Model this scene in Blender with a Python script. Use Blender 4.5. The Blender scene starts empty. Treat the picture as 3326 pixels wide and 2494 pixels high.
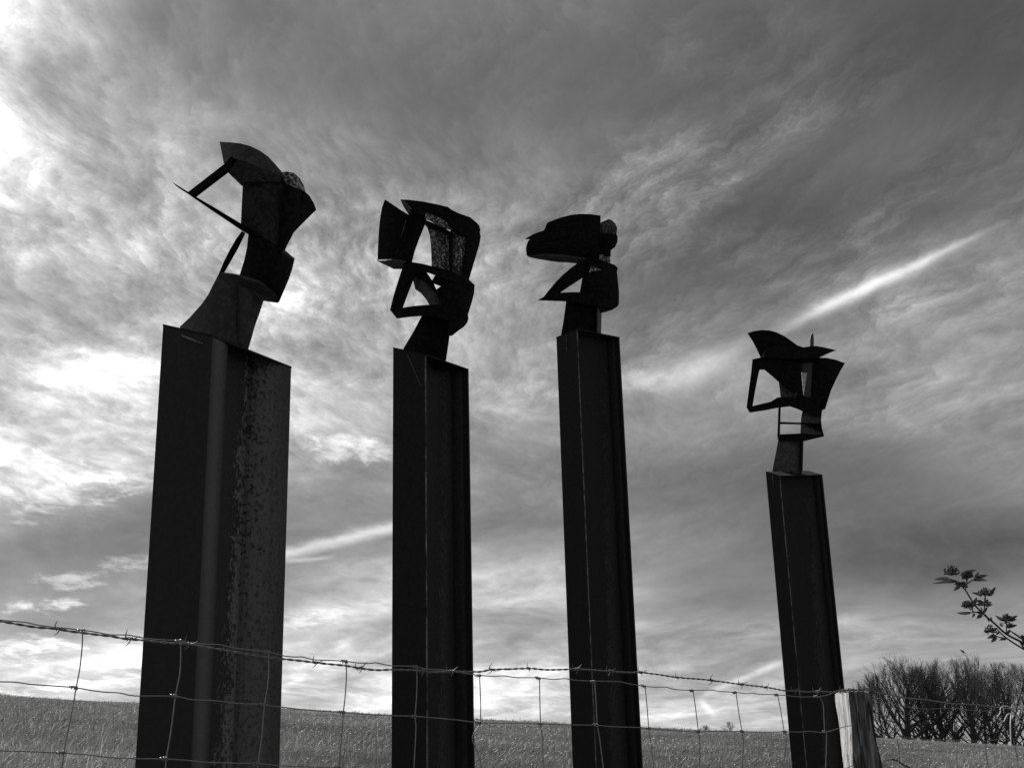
import bpy, bmesh, math, random
import numpy as np
from mathutils import Vector, Matrix

rnd = random.Random(7)
npr = np.random.RandomState(11)
S = bpy.context.scene
COL = S.collection

# ------------------------------------------------------------------ camera
W, H, F = 3326.0, 2494.0, 3745.0
PITCH = math.atan(F / 12750.0)
ROLL = math.radians(-1.52)
EYE = Vector((0.0, 0.0, 1.65))
fwd = Vector((0, math.cos(PITCH), math.sin(PITCH)))
up0 = Vector((0, -math.sin(PITCH), math.cos(PITCH)))
rt0 = Vector((1, 0, 0))
RT = rt0 * math.cos(ROLL) + up0 * math.sin(ROLL)
UP = -rt0 * math.sin(ROLL) + up0 * math.cos(ROLL)
cd = bpy.data.cameras.new('camera')
cam = bpy.data.objects.new('camera', cd)
COL.objects.link(cam)
cd.sensor_fit = 'HORIZONTAL'
cd.sensor_width = 36.0
cd.lens = 36.0 * F / W
cd.clip_start = 0.05
cd.clip_end = 20000
m = Matrix.Identity(4)
for i in range(3):
    m[i][0], m[i][1], m[i][2], m[i][3] = RT[i], UP[i], -fwd[i], EYE[i]
cam.matrix_world = m
S.camera = cam


def ray(px, py):
    v = fwd + RT * ((px - W / 2) / F) - UP * ((py - H / 2) / F)
    return v.normalized()


def at(px, py, Y):
    r = ray(px, py)
    return EYE + r * (Y / r.y)


# ------------------------------------------------------------------ world and sun
SUN_AZ, SUN_EL = math.radians(-33), math.radians(38)
SUN = Vector((math.sin(SUN_AZ) * math.cos(SUN_EL), math.cos(SUN_AZ) * math.cos(SUN_EL), math.sin(SUN_EL)))
world = bpy.data.worlds.new('World')
S.world = world
world.use_nodes = True
wt = world.node_tree
wt.nodes.clear()


class E:
    """a tiny expression wrapper over shader nodes (scalars)"""
    def __init__(s, t, k): s.t, s.k = t, k

    @staticmethod
    def mk(t, op, *a, clamp=False):
        n = t.nodes.new('ShaderNodeMath'); n.operation = op; n.use_clamp = clamp
        for i, x in enumerate(a):
            if isinstance(x, E): t.links.new(x.k, n.inputs[i])
            else: n.inputs[i].default_value = x
        return E(t, n.outputs[0])

    def __add__(s, o): return E.mk(s.t, 'ADD', s, o)
    __radd__ = __add__
    def __sub__(s, o): return E.mk(s.t, 'SUBTRACT', s, o)
    def __rsub__(s, o): return E.mk(s.t, 'SUBTRACT', o, s)
    def __mul__(s, o): return E.mk(s.t, 'MULTIPLY', s, o)
    __rmul__ = __mul__
    def __truediv__(s, o): return E.mk(s.t, 'DIVIDE', s, o)
    def __pow__(s, o): return E.mk(s.t, 'POWER', s, o)
    def max(s, o): return E.mk(s.t, 'MAXIMUM', s, o)
    def min(s, o): return E.mk(s.t, 'MINIMUM', s, o)
    def exp(s): return E.mk(s.t, 'EXPONENT', s)
    def abs(s): return E.mk(s.t, 'ABSOLUTE', s)
    def clamp(s): return E.mk(s.t, 'ADD', s, 0.0, clamp=True)

    def smooth(s, a, b):
        n = s.t.nodes.new('ShaderNodeMapRange'); n.interpolation_type = 'SMOOTHSTEP'
        s.t.links.new(s.k, n.inputs[0])
        n.inputs[1].default_value = a; n.inputs[2].default_value = b
        return E(s.t, n.outputs[0])


def vec(t, x, y, z=0.0):
    n = t.nodes.new('ShaderNodeCombineXYZ')
    for i, a in enumerate((x, y, z)):
        if isinstance(a, E): t.links.new(a.k, n.inputs[i])
        else: n.inputs[i].default_value = a
    return n.outputs[0]


def dot(t, v, c):
    n = t.nodes.new('ShaderNodeVectorMath'); n.operation = 'DOT_PRODUCT'
    t.links.new(v, n.inputs[0]); n.inputs[1].default_value = tuple(c)
    return E(t, n.outputs['Value'])


def noise(t, v, scale, detail=6, rough=0.55, lac=2.0, distort=0.0):
    n = t.nodes.new('ShaderNodeTexNoise')
    if v is not None: t.links.new(v, n.inputs['Vector'])
    n.inputs['Scale'].default_value = scale
    n.inputs['Detail'].default_value = detail
    n.inputs['Roughness'].default_value = rough
    n.inputs['Lacunarity'].default_value = lac
    n.inputs['Distortion'].default_value = distort
    return E(t, n.outputs[0])


tc = wt.nodes.new('ShaderNodeTexCoord')
D = tc.outputs['Generated']
sep = wt.nodes.new('ShaderNodeSeparateXYZ'); wt.links.new(D, sep.inputs[0])
dx, dy, dz = (E(wt, sep.outputs[i]) for i in range(3))
zc = (dz + 0.17).max(0.04)
px_, py_ = dx / zc, dy / zc                       # a flat cloud deck overhead

sky = wt.nodes.new('ShaderNodeTexSky')
sky.sky_type = 'NISHITA'
sky.sun_disc = False
sky.sun_elevation = SUN_EL
sky.sun_rotation = SUN_AZ
ssep = wt.nodes.new('ShaderNodeSeparateColor'); wt.links.new(sky.outputs[0], ssep.inputs[0])
red = E(wt, ssep.outputs[0])                      # black-and-white film behind a red filter

# domain warp
wa = noise(wt, vec(wt, px_, py_, 3.1), 0.9, 4, 0.5)
wb = noise(wt, vec(wt, px_, py_, 9.7), 0.9, 4, 0.5)
qx, qy = px_ + (wa - 0.5) * 1.1, py_ + (wb - 0.5) * 1.1


def rot(x, y, deg):
    c, s = math.cos(math.radians(deg)), math.sin(math.radians(deg))
    return x * c + y * s, y * c - x * s


n_broad = noise(wt, vec(wt, qx, qy, 0.3), 0.75, 5, 0.55)
rx, ry = rot(qx, qy, -58)
n_streak = noise(wt, vec(wt, rx * 0.6, ry * 1.3, 5.0), 1.6, 8, 0.6)
rx2, ry2 = rot(px_ + (wa - 0.5) * 0.5, py_ + (wb - 0.5) * 0.5, -20)
n_wisp = noise(wt, vec(wt, rx2 * 1.0, ry2 * 0.55, 2.2), 7.5, 8, 0.66, distort=0.25)
n_rip = noise(wt, vec(wt, px_ * 1.0 + (wb - 0.5) * 0.5 + (n_wisp - 0.5) * 0.08, py_ * 0.30, 7.2), 56.0, 4, 0.60)
rx4, ry4 = rot(px_ + (wa - 0.5) * 0.35 + (n_wisp - 0.5) * 0.16, py_ + (wb - 0.5) * 0.35 + (n_rip - 0.5) * 0.05, -64)
n_comb = noise(wt, vec(wt, rx4 * 0.42, ry4 * 1.0, 4.4), 15.0, 7, 0.68)   # combed cirrus, drawn out along the wind
n_mid = noise(wt, vec(wt, qx, qy, 6.1), 3.6, 3, 0.5)                      # it comes and goes in patches
patchy = n_mid.smooth(0.34, 0.64)
n_puff = noise(wt, vec(wt, px_, py_ * 0.7, 8.8), 16.0, 6, 0.64, distort=0.3)
rx3, ry3 = rot(px_ + (wa - 0.5) * 0.8, py_ + (wb - 0.5) * 0.8, -6)
n_band = noise(wt, vec(wt, rx3 * 0.16, ry3 * 0.8, 1.0), 1.5, 7, 0.52)

low = 1.0 - dz.smooth(0.0, 0.36)


def blob(a, b, hw, hh):
    c = ray(a, b)
    ex = (RT - c * c.dot(RT)) * (F / hw); ey = (UP - c * c.dot(UP)) * (F / hh)
    ux, uy = dot(wt, D, ex), dot(wt, D, ey)
    return ((ux * ux + uy * uy) * -1.0).exp() * dot(wt, D, c).smooth(0.3, 0.6)


mack = blob(1180, 820, 800, 330)                  # a field of mackerel ripples
combed = blob(2400, 600, 900, 450)                # and one of combed-out cirrus                 # towards the horizon the deck is seen edge on: bands

cover = (n_broad - 0.5) * 1.1 + (n_streak - 0.5) * 1.5 + (n_wisp - 0.5) * (1.0 - low * 0.65) * 1.40 \
    + (n_rip - 0.5) * (mack * 1.25 + 0.30 - low * 0.25) + ((n_comb - 0.44) * patchy * 1.7 + (n_comb - 0.5) * 0.35) * (combed * 1.1 + 0.62 - low * 0.52) + (n_band - 0.5) * (low * 1.6 + 0.15)

# individual cloud masses and gaps, placed in the sky: (px, py, half-width, half-height, tilt deg, amount)
MASSES = [
    (-200, 120, 400, 560, 0, 1.0), (0, 900, 430, 500, 0, 0.30), (60, 1330, 520, 230, -8, 0.48),
    (520, 1180, 420, 260, 10, 0.35), (1010, 1420, 260, 110, 12, 0.55), (930, 1000, 130, 260, 0, 0.40),
    (420, 1750, 620, 90, 4, -0.55), (150, 1560, 330, 70, 8, 0.55), (120, 1960, 260, 40, 5, 0.15),
    (320, 2120, 420, 55, -4, 0.35), (100, 2210, 400, 60, 8, 0.45), (960, 2010, 120, 30, 8, 0.45),
    (2500, 120, 1000, 380, 4, -0.95), (3250, 150, 500, 320, -10, -0.75), (2700, 700, 700, 150, 22, -0.40), (1500, 250, 500, 260, 0, -0.25),
    (2350, 830, 420, 170, 28, -0.50), (2950, 640, 420, 110, 18, -0.25), (2000, 560, 420, 130, 24, 0.30),
    (2650, 420, 300, 70, 10, 0.25), (3100, 420, 340, 120, 20, 0.25), (1400, 800, 300, 260, 0, 0.15),
    (2150, 1580, 520, 100, 2, -0.55), (2600, 1500, 420, 110, 4, -0.55), (3120, 1330, 420, 110, 10, 0.45),
    (2500, 1830, 520, 70, 6, 0.40), (3130, 1790, 420, 100, 8, -1.25), (3250, 1640, 260, 60, 14, 0.20),
    (1650, 1900, 560, 70, 4, 0.40), (1700, 1700, 340, 60, -2, -0.30), (2300, 2060, 600, 60, 3, 0.25),
    (3050, 2040, 420, 50, 4, 0.45), (3050, 2150, 420, 26, 2, -0.20), (1750, 1320, 420, 150, 10, 0.20),
    (1650, 2230, 800, 110, 0, 0.25),
    (650, 60, 650, 240, 0, -0.70), (200, 980, 330, 260, 0, -0.45), (3050, 1770, 620, 150, 6, -1.25), (2250, 1890, 260, 90, 0, -0.80),
    (2850, 1580, 350, 110, 4, -0.50), (3230, 2040, 300, 70, 2, -0.50), (1350, 1200, 480, 400, 0, 0.42), (2400, 680, 420, 180, 20, -0.40),
    (250, 1880, 420, 180, 0, -0.42), (1400, 2270, 900, 140, 0, 0.45), (3290, 60, 280, 220, 0, -0.50), (-80, -40, 380, 420, 0, 0.45), (330, 1080, 300, 330, 0, 0.30), (900, 2230, 1200, 110, 0, 0.22), (2300, 2290, 700, 120, 0, 0.25), (1500, 1950, 900, 120, 0, 0.15), (250, 450, 420, 500, 0, 0.38), (520, 1020, 430, 300, 0, 0.30), (950, 700, 380, 300, 0, 0.22), (1663, 2150, 1700, 160, 0, 0.14), (420, 520, 330, 420, 0, 0.22),
]
mass = None
for (a, b, hw, hh, tilt, amt) in MASSES:
    c = ray(a, b)
    ct, st = math.cos(math.radians(tilt)), math.sin(math.radians(tilt))
    ex = (RT * ct + UP * st) * (F / hw); ey = (UP * ct - RT * st) * (F / hh)
    ex = ex - c * ex.dot(c); ey = ey - c * ey.dot(c)
    ux, uy = dot(wt, D, ex), dot(wt, D, ey)
    g = ((ux * ux + uy * uy) * -1.0).exp() * amt
    g = g * dot(wt, D, c).smooth(0.0, 0.3)
    mass = g if mass is None else mass + g
cover = cover + mass * (0.65 + (n_wisp - 0.5) * 1.1 + (n_streak - 0.5) * 0.7)

ca = dot(wt, D, SUN).max(0.0)
glow = ca ** 7.0 * 0.55 + ca ** 70.0 * 0.55        # thin cloud scatters the sun forward
deck = ((cover * 1.45 - 2.05 + glow * 0.95 + low * 0.85)).exp()
skyv = red * 0.005 + deck

# condensation trails: great-circle arcs with ragged edges: (p1, p2, half width px, brightness, soft ends)
TRAILS = [((1990, 1310), (3330, 700), 26, 0.16, 0.4), ((2480, 1095), (3150, 783), 17, 0.60, 0.6), ((2850, 920), (3310, 700), 10, 0.28, 0.7), ((2080, 1290), (2420, 1150), 26, 0.16, 0.6),
          ((2050, 1290), (2480, 1120), 60, 0.16, 0.5),
          ((860, 1812), (1330, 1700), 19, 0.62, 0.2), ((900, 1826), (1100, 1806), 7, 0.30, 0.4),
          ((2270, 2262), (2560, 2142), 10, 0.36, 0.2), ((2262, 2255), (2332, 2338), 11, 0.40, 0.5),
          ((2130, 2282), (2290, 2262), 6, 0.14, 0.5), ((920, 2222), (1000, 2200), 6, 0.25, 0.5),
          ((40, 2240), (460, 2195), 22, 0.30, 0.5), ((1650, 2295), (1850, 2240), 7, 0.08, 0.5)]
for (p1, p2, hw, br, soft) in TRAILS:
    a, b = ray(*p1), ray(*p2)
    n = a.cross(b).normalized(); mid = (a + b).normalized(); al = n.cross(mid)
    half = a.angle(b) / 2
    off = dot(wt, D, n) * (F / hw) + (n_wisp - 0.5) * 1.3 + (n_puff - 0.5) * 1.1
    s = (dot(wt, D, al) / half).abs()
    ends = 1.0 - s.smooth(1.0 - soft * 1.4, 1.0)
    t_ = (off * off * -1.0).exp() * ends * dot(wt, D, mid).smooth(0.3, 0.6)
    skyv = skyv + t_ * (0.6 + (n_wisp - 0.3) * 0.8) * br

PUFFS = [(135, 1590, 230, 90, 0.50), (190, 1960, 60, 26, 0.7), (60, 1975, 60, 18, 0.5), (230, 1885, 110, 34, 0.4), (1120, 1455, 150, 60, 0.55), (970, 2012, 90, 34, 0.40),
         (110, 2100, 150, 36, 0.65), (420, 2145, 300, 34, 0.6), (230, 2225, 260, 22, 0.55), (500, 1560, 200, 60, 0.35), (60, 1330, 420, 160, 0.22), (420, 1200, 320, 140, 0.20),
         (960, 930, 120, 220, 0.16), (2050, 1240, 160, 50, 0.22), (430, 1830, 120, 30, 0.4)]
for (a, b, hw, hh, br) in PUFFS:
    c = ray(a, b)
    ex = (RT - c * c.dot(RT)) * (F / hw); ey = (UP - c * c.dot(UP)) * (F / hh)
    ux, uy = dot(wt, D, ex), dot(wt, D, ey)
    g = ((ux * ux + uy * uy) * -1.0).exp() * dot(wt, D, c).smooth(0.3, 0.6)
    skyv = skyv + (g * 0.55 + (n_puff - 0.5) * 1.5 + (n_wisp - 0.5) * 0.6).smooth(0.18, 0.80) * g.smooth(0.02, 0.35) * br

# below the horizon: plain dull ground tone
skyv = skyv * dz.smooth(-0.16, -0.10) + 0.05
bgv = vec(wt, skyv, skyv, skyv)
bgs = wt.nodes.new('ShaderNodeVectorMath'); bgs.operation = 'SCALE'
wt.links.new(bgv, bgs.inputs[0]); bgs.inputs['Scale'].default_value = 1 / 0.1
bg = wt.nodes.new('ShaderNodeBackground'); bg.inputs[1].default_value = 0.1
wt.links.new(bgs.outputs[0], bg.inputs[0])
wo = wt.nodes.new('ShaderNodeOutputWorld'); wt.links.new(bg.outputs[0], wo.inputs[0])

sl = bpy.data.lights.new('sun', 'SUN')
sl.energy = 5.0
sl.angle = math.radians(0.5)
sl.color = (1.0, 0.985, 0.97)
so = bpy.data.objects.new('sun', sl); COL.objects.link(so)
so.rotation_euler = SUN.to_track_quat('Z', 'Y').to_euler()
so.location = SUN * 50

S.view_settings.view_transform = 'Standard'
S.view_settings.look = 'None'
S.view_settings.exposure = 0.0
S.view_settings.gamma = 1.0
S.view_settings.use_curve_mapping = False
S.cycles.use_denoising = False
S.cycles.max_bounces = 6


# ------------------------------------------------------------------ helpers
def link_mesh(name, me, mat=None, parent=None):
    o = bpy.data.objects.new(name, me); COL.objects.link(o)
    if mat: me.materials.append(mat)
    if parent:
        o.parent = parent
    return o


def tag(o, label=None, cat=None, group=None, kind=None):
    if label: o['label'] = label
    if cat: o['category'] = cat
    if group: o['group'] = group
    if kind: o['kind'] = kind
    return o


def thing(name, loc, label, cat, group=None):
    o = bpy.data.objects.new(name, None); COL.objects.link(o)
    o.location = loc; o.empty_display_size = 0.1
    return tag(o, label, cat, group)


def from_arrays(name, verts, faces_n, smooth=False):
    """verts (n,3); faces_n (m,k) all of one size k"""
    verts = np.asarray(verts, dtype=np.float32); faces_n = np.asarray(faces_n, dtype=np.int32)
    me = bpy.data.meshes.new(name)
    me.vertices.add(len(verts)); me.vertices.foreach_set('co', verts.ravel())
    k = faces_n.shape[1]
    me.loops.add(faces_n.size); me.loops.foreach_set('vertex_index', faces_n.ravel())
    me.polygons.add(len(faces_n))
    me.polygons.foreach_set('loop_start', np.arange(0, faces_n.size, k, dtype=np.int32))
    me.polygons.foreach_set('use_smooth', np.full(len(faces_n), smooth, dtype=bool))
    me.update(calc_edges=True)
    return me


def tube_arrays(paths, sides=5):
    """paths: list of (points list, radii list) -> one verts / quads set"""
    V, Q = [], []
    base = 0
    for pts, rad in paths:
        P = np.array([tuple(p) for p in pts], dtype=np.float64)
        n = len(P)
        T = np.gradient(P, axis=0)
        T /= np.linalg.norm(T, axis=1)[:, None] + 1e-12
        ref = np.eye(3)[np.argmin(np.abs(T).max(axis=0))]
        A = np.cross(T, ref); A /= np.linalg.norm(A, axis=1)[:, None] + 1e-12
        B = np.cross(T, A)
        R = np.array(rad if hasattr(rad, '__len__') else [rad] * n)[:, None, None]
        th = np.arange(sides) * 2 * math.pi / sides
        ring = P[:, None, :] + R * (np.cos(th)[None, :, None] * A[:, None, :] + np.sin(th)[None, :, None] * B[:, None, :])
        V.append(ring.reshape(-1, 3))
        i = np.arange(n - 1)[:, None] * sides; j = np.arange(sides)[None, :]; j2 = (j + 1) % sides
        q = np.stack([i + j, i + j2, i + sides + j2, i + sides + j], axis=-1).reshape(-1, 4) + base
        Q.append(q)
        base += n * sides
    return np.concatenate(V), np.concatenate(Q)


def tube(name, paths, sides, mat, parent=None, origin=(0, 0, 0)):
    V, Q = tube_arrays(paths, sides)
    me = from_arrays(name, V - np.array(origin), Q, True)
    return link_mesh(name, me, mat, parent)


def spline(pts, sub=5):
    P = [Vector(p) for p in pts]
    P = [P[0] * 2 - P[1]] + P + [P[-1] * 2 - P[-2]]
    out = []
    for i in range(1, len(P) - 2):
        a, b, c, d = P[i - 1:i + 3]
        for k in range(sub):
            t = k / sub
            out.append(0.5 * ((2 * b) + (c - a) * t + (2 * a - 5 * b + 4 * c - d) * t * t + (3 * b - a - 3 * c + d) * t ** 3))
    out.append(P[-2])
    return out


# ------------------------------------------------------------------ materials
def new_mat(name):
    mt = bpy.data.materials.new(name); mt.use_nodes = True
    t = mt.node_tree
    return mt, t, t.nodes['Principled BSDF']


def obj_coord(t):
    n = t.nodes.new('ShaderNodeNewGeometry')
    return n.outputs['Position']


def grey(t, e, socket):
    t.links.new(vec(t, e, e, e), socket)


def bump(t, e, bs, strength, dist):
    b = t.nodes.new('ShaderNodeBump'); b.inputs['Strength'].default_value = strength
    b.inputs['Distance'].default_value = dist
    t.links.new(e.k, b.inputs['Height']); t.links.new(b.outputs[0], bs.inputs['Normal'])


def steel(name, lo, hi, scale=38, thr=(0.45, 0.6), spec=0.25, rough=0.62):
    mt, t, bs = new_mat(name)
    p = obj_coord(t)
    a = noise(t, p, scale, 6, 0.65)
    b = noise(t, p, 3.0, 4, 0.6)
    f = (a * 0.75 + b * 0.25).smooth(*thr)
    grey(t, f * (hi - lo) + lo, bs.inputs['Base Color'])
    bs.inputs['Roughness'].default_value = rough
    bs.inputs['Specular IOR Level'].default_value = spec
    bump(t, a, bs, 0.35, 0.004)
    return mt


M_DARK = steel('dark_weathered_steel', 0.005, 0.013, spec=0.07, rough=0.8)
M_FACE = steel('face_steel', 0.014, 0.032, spec=0.1, rough=0.75)  # a little lighter than the other dark plates
M_MID = steel('grey_weathered_steel', 0.05, 0.10)
M_NECK = steel('brown_grey_steel', 0.035, 0.065)
M_PALE = steel('pale_speckled_steel', 0.03, 0.42, 60, (0.47, 0.60))  # pale speckles over darker steel
M_SPECK = steel('speckled_steel', 0.008, 0.12, 60, (0.44, 0.62))
M_BRIGHT = steel('bright_speckled_steel', 0.25, 0.6, 60, (0.4, 0.62))  # brightest speckled tone, for the centre insert
M_EDGE = steel('lit_edge_and_bead_steel', 0.02, 0.26, 11, (0.40, 0.62))  # pale tone for light caught on flange corners; also the weld beads
M_CAP = steel('cap_steel', 0.012, 0.03, spec=0.12, rough=0.75)


def pillar_steel(name, patch):
    """dark steel with a ragged vertical rust bloom along the web (attribute v = 0 near flange, 1 far flange)"""
    mt, t, bs = new_mat(name)
    p = obj_coord(t)
    at_ = t.nodes.new('ShaderNodeAttribute'); at_.attribute_name = 'v'
    v = E(t, at_.outputs['Fac'])
    fine = noise(t, p, 55, 6, 0.7)
    mid = noise(t, p, 9, 5, 0.65)
    mp = t.nodes.new('ShaderNodeMapping'); mp.inputs['Scale'].default_value = (1, 1, 0.12)
    t.links.new(p, mp.inputs[0])
    run = noise(t, mp.outputs[0], 26, 5, 0.6)
    sp_ = t.nodes.new('ShaderNodeSeparateXYZ'); t.links.new(p, sp_.inputs[0])
    zz = E(t, sp_.outputs[2])
    edge = v + (mid - 0.5) * 0.40 + (fine - 0.5) * 0.70 - (zz - 1.2) * 0.09
    bloom = edge.smooth(0.50, 0.60) * (1.0 - (v + (run - 0.5) * 0.4).smooth(0.60, 1.0) * 0.80)
    lit_rim = v.smooth(0.0, 0.01) * (1.0 - (v + (fine - 0.5) * 0.10).smooth(0.05, 0.26)) * v.smooth(-0.06, 0.10)  # paler band along the near flange, light on its curve put into colour
    base = fine.smooth(0.42, 0.66) * 0.008 + 0.010 + run * 0.008
    grey(t, base + bloom * patch * (0.45 + run * 1.1) * (fine.smooth(0.38, 0.52) * 0.7 + 0.3) + lit_rim * patch * 0.62 + patch * 0.12, bs.inputs['Base Color'])
    bs.inputs['Roughness'].default_value = 0.65
    bs.inputs['Specular IOR Level'].default_value = 0.14
    bump(t, fine, bs, 0.3, 0.004)
    return mt


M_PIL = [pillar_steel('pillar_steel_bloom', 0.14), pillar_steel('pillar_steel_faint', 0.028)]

mt, t, bs = new_mat('galvanised_wire')
n_ = noise(t, obj_coord(t), 120, 4, 0.6)
grey(t, n_ * 0.24 + 0.15, bs.inputs['Base Color'])
bs.inputs['Roughness'].default_value = 0.45; bs.inputs['Metallic'].default_value = 0.35
M_WIRE = mt
mt, t, bs = new_mat('rusty_barbed_wire')
n_ = noise(t, obj_coord(t), 90, 4, 0.6)
grey(t, n_ * 0.22 + 0.08, bs.inputs['Base Color'])
bs.inputs['Roughness'].default_value = 0.6
M_BARB = mt

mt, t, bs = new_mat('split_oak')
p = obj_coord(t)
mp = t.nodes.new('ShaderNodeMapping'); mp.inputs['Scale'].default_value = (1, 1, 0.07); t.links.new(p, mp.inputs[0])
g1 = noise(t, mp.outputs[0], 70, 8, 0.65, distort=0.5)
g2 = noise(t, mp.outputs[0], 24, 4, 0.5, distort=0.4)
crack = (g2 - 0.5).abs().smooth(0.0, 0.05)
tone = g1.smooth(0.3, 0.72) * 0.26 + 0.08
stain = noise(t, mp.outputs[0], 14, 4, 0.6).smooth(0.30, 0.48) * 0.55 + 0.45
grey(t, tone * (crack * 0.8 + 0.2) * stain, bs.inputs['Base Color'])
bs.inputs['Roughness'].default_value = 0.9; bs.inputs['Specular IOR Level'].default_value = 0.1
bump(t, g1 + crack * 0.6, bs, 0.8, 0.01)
M_OAK = mt  # darker copy of the wood, the shaded side's shade put into its tone
mt, t, bs = new_mat('sunlit_split_oak')
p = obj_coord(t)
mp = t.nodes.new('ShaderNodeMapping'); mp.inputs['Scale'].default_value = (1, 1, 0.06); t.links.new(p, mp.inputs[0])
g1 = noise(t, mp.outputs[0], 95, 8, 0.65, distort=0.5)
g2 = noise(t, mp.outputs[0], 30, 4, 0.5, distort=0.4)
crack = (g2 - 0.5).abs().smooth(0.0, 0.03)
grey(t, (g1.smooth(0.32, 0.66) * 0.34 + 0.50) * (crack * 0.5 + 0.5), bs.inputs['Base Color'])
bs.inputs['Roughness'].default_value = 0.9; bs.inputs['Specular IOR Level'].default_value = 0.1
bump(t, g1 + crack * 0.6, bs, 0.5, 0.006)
M_OAKLIT = mt  # lighter copy of the wood, sun on the left face put into its tone

mt, t, bs = new_mat('bark')
n_ = noise(t, obj_coord(t), 6, 5, 0.6)
grey(t, n_ * 0.07 + 0.025, bs.inputs['Base Color']); bs.inputs['Roughness'].default_value = 0.9
bs.inputs['Specular IOR Level'].default_value = 0.1
M_BARK = mt
mt, t, bs = new_mat('twig_bark')
grey(t, noise(t, obj_coord(t), 3, 3, 0.6) * 0.10 + 0.045, bs.inputs['Base Color'])
bs.inputs['Roughness'].default_value = 0.8; bs.inputs['Specular IOR Level'].default_value = 0.15
M_TWIG = mt
mt, t, bs = new_mat('elder_leaf')
grey(t, noise(t, obj_coord(t), 130, 4, 0.6) * 0.06 + 0.03, bs.inputs['Base Color'])
bs.inputs['Roughness'].default_value = 0.45
tl = t.nodes.new('ShaderNodeBsdfTranslucent'); tl.inputs[0].default_value = (0.05, 0.05, 0.05, 1)
ms = t.nodes.new('ShaderNodeMixShader'); ms.inputs[0].default_value = 0.4
t.links.new(bs.outputs[0], ms.inputs[1]); t.links.new(tl.outputs[0], ms.inputs[2])
t.links.new(ms.outputs[0], t.nodes['Material Output'].inputs[0])
M_LEAF = mt
mt, t, bs = new_mat('elder_bud')
grey(t, noise(t, obj_coord(t), 300, 3, 0.6).smooth(0.35, 0.7) * 0.10 + 0.02, bs.inputs['Base Color'])
bs.inputs['Roughness'].default_value = 0.6
M_BUD = mt
mt, t, bs = new_mat('elder_stem')
grey(t, noise(t, obj_coord(t), 90, 3, 0.6) * 0.05 + 0.02, bs.inputs['Base Color'])
bs.inputs['Roughness'].default_value = 0.7
M_STEM = mt

# ------------------------------------------------------------------ terrain
YC, KC = 46.0, 0.00040
_t = ray(1663, 2345); T0 = _t.z / _t.y
_a, _b = ray(0, 2262), ray(3326, 2425)
SIDE = -((_b.z / _b.y) - (_a.z / _a.y)) / (_b.x / _b.y - _a.x / _a.y)


def gy(y):
    """the meadow swells to a crest about 46 m away, then falls off; near the fence a bank drops to the path"""
    y = np.asarray(y, dtype=np.float64)
    yy = np.clip(y, 3.0, 130.0)
    g = EYE.z + T0 * yy - KC * (yy - YC) ** 2
    g = g + (T0 - 2 * KC * (130.0 - YC)) * (np.maximum(y, 130.0) - 130.0)
    s1 = np.clip((9.0 - y) / 6.0, 0, 1); s2 = np.clip((2.6 - y) / 2.2, 0, 1)
    return g - 0.35 * s1 * s1 * (3 - 2 * s1) - 0.45 * s2 * s2 * (3 - 2 * s2)


def ground(x, y):
    x = np.asarray(x, dtype=np.float64); y = np.asarray(y, dtype=np.float64)
    w = 0.05 * np.sin(x * 0.31 + 1.0) * np.sin(y * 0.23) + 0.03 * np.sin(x * 0.9 + y * 0.6)
    return gy(y) - SIDE * np.clip(x, -150, 150) + w * np.clip((y - 6) / 10, 0, 1)


ys = np.concatenate([np.linspace(-60, 0, 20), np.linspace(0.5, 8, 30), np.linspace(8.5, 70, 120), np.geomspace(72, 6000, 40)])
xs = np.concatenate([-np.geomspace(5000, 82, 25), np.linspace(-80, 80, 161), np.geomspace(82, 5000, 25)])
X, Y = np.meshgrid(xs, ys)
Z = ground(X, Y)
V = np.stack([X, Y, Z], -1).reshape(-1, 3)
nx, ny = len(xs), len(ys)
i = np.arange(ny - 1)[:, None] * nx + np.arange(nx - 1)[None, :]
Q = np.stack([i, i + 1, i + nx + 1, i + nx], -1).reshape(-1, 4)
mt, t, bs = new_mat('meadow_soil_and_thatch')
p = obj_coord(t)
a = noise(t, p, 5.0, 8, 0.7); b = noise(t, p, 0.35, 4, 0.6)
grey(t, a.smooth(0.3, 0.75) * 0.10 + 0.04 + b.smooth(0.3, 0.7) * 0.08, bs.inputs['Base Color'])
bs.inputs['Roughness'].default_value = 0.95; bs.inputs['Specular IOR Level'].default_value = 0.05
bump(t, a, bs, 1.0, 0.06)
M_SOIL = mt
me = from_arrays('meadow', V, Q, True)
tag(link_mesh('meadow', me, M_SOIL), kind='structure')

# grass: ribbons spread over the field, one object of stuff
mt = bpy.data.materials.new('grass_blades'); mt.use_nodes = True
t = mt.node_tree; t.nodes.clear()
at_ = t.nodes.new('ShaderNodeAttribute'); at_.attribute_name = 'tone'
tone = E(t, at_.outputs['Fac'])
patch = noise(t, obj_coord(t), 0.25, 4, 0.6)
col = vec(t, *([tone * (0.70 + patch.smooth(0.32, 0.68) * 1.0)] * 3))
d_ = t.nodes.new('ShaderNodeBsdfDiffuse'); t.links.new(col, d_.inputs[0])
tr = t.nodes.new('ShaderNodeBsdfTranslucent'); t.links.new(col, tr.inputs[0])
gl = t.nodes.new('ShaderNodeBsdfGlossy'); gl.inputs['Roughness'].default_value = 0.35
gl.inputs[0].default_value = (0.6, 0.6, 0.6, 1)
mx = t.nodes.new('ShaderNodeMixShader'); mx.inputs[0].default_value = 0.5
t.links.new(d_.outputs[0], mx.inputs[1]); t.links.new(tr.outputs[0], mx.inputs[2])
mx2 = t.nodes.new('ShaderNodeMixShader'); mx2.inputs[0].default_value = 0.05
t.links.new(mx.outputs[0], mx2.inputs[1]); t.links.new(gl.outputs[0], mx2.inputs[2])
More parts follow.
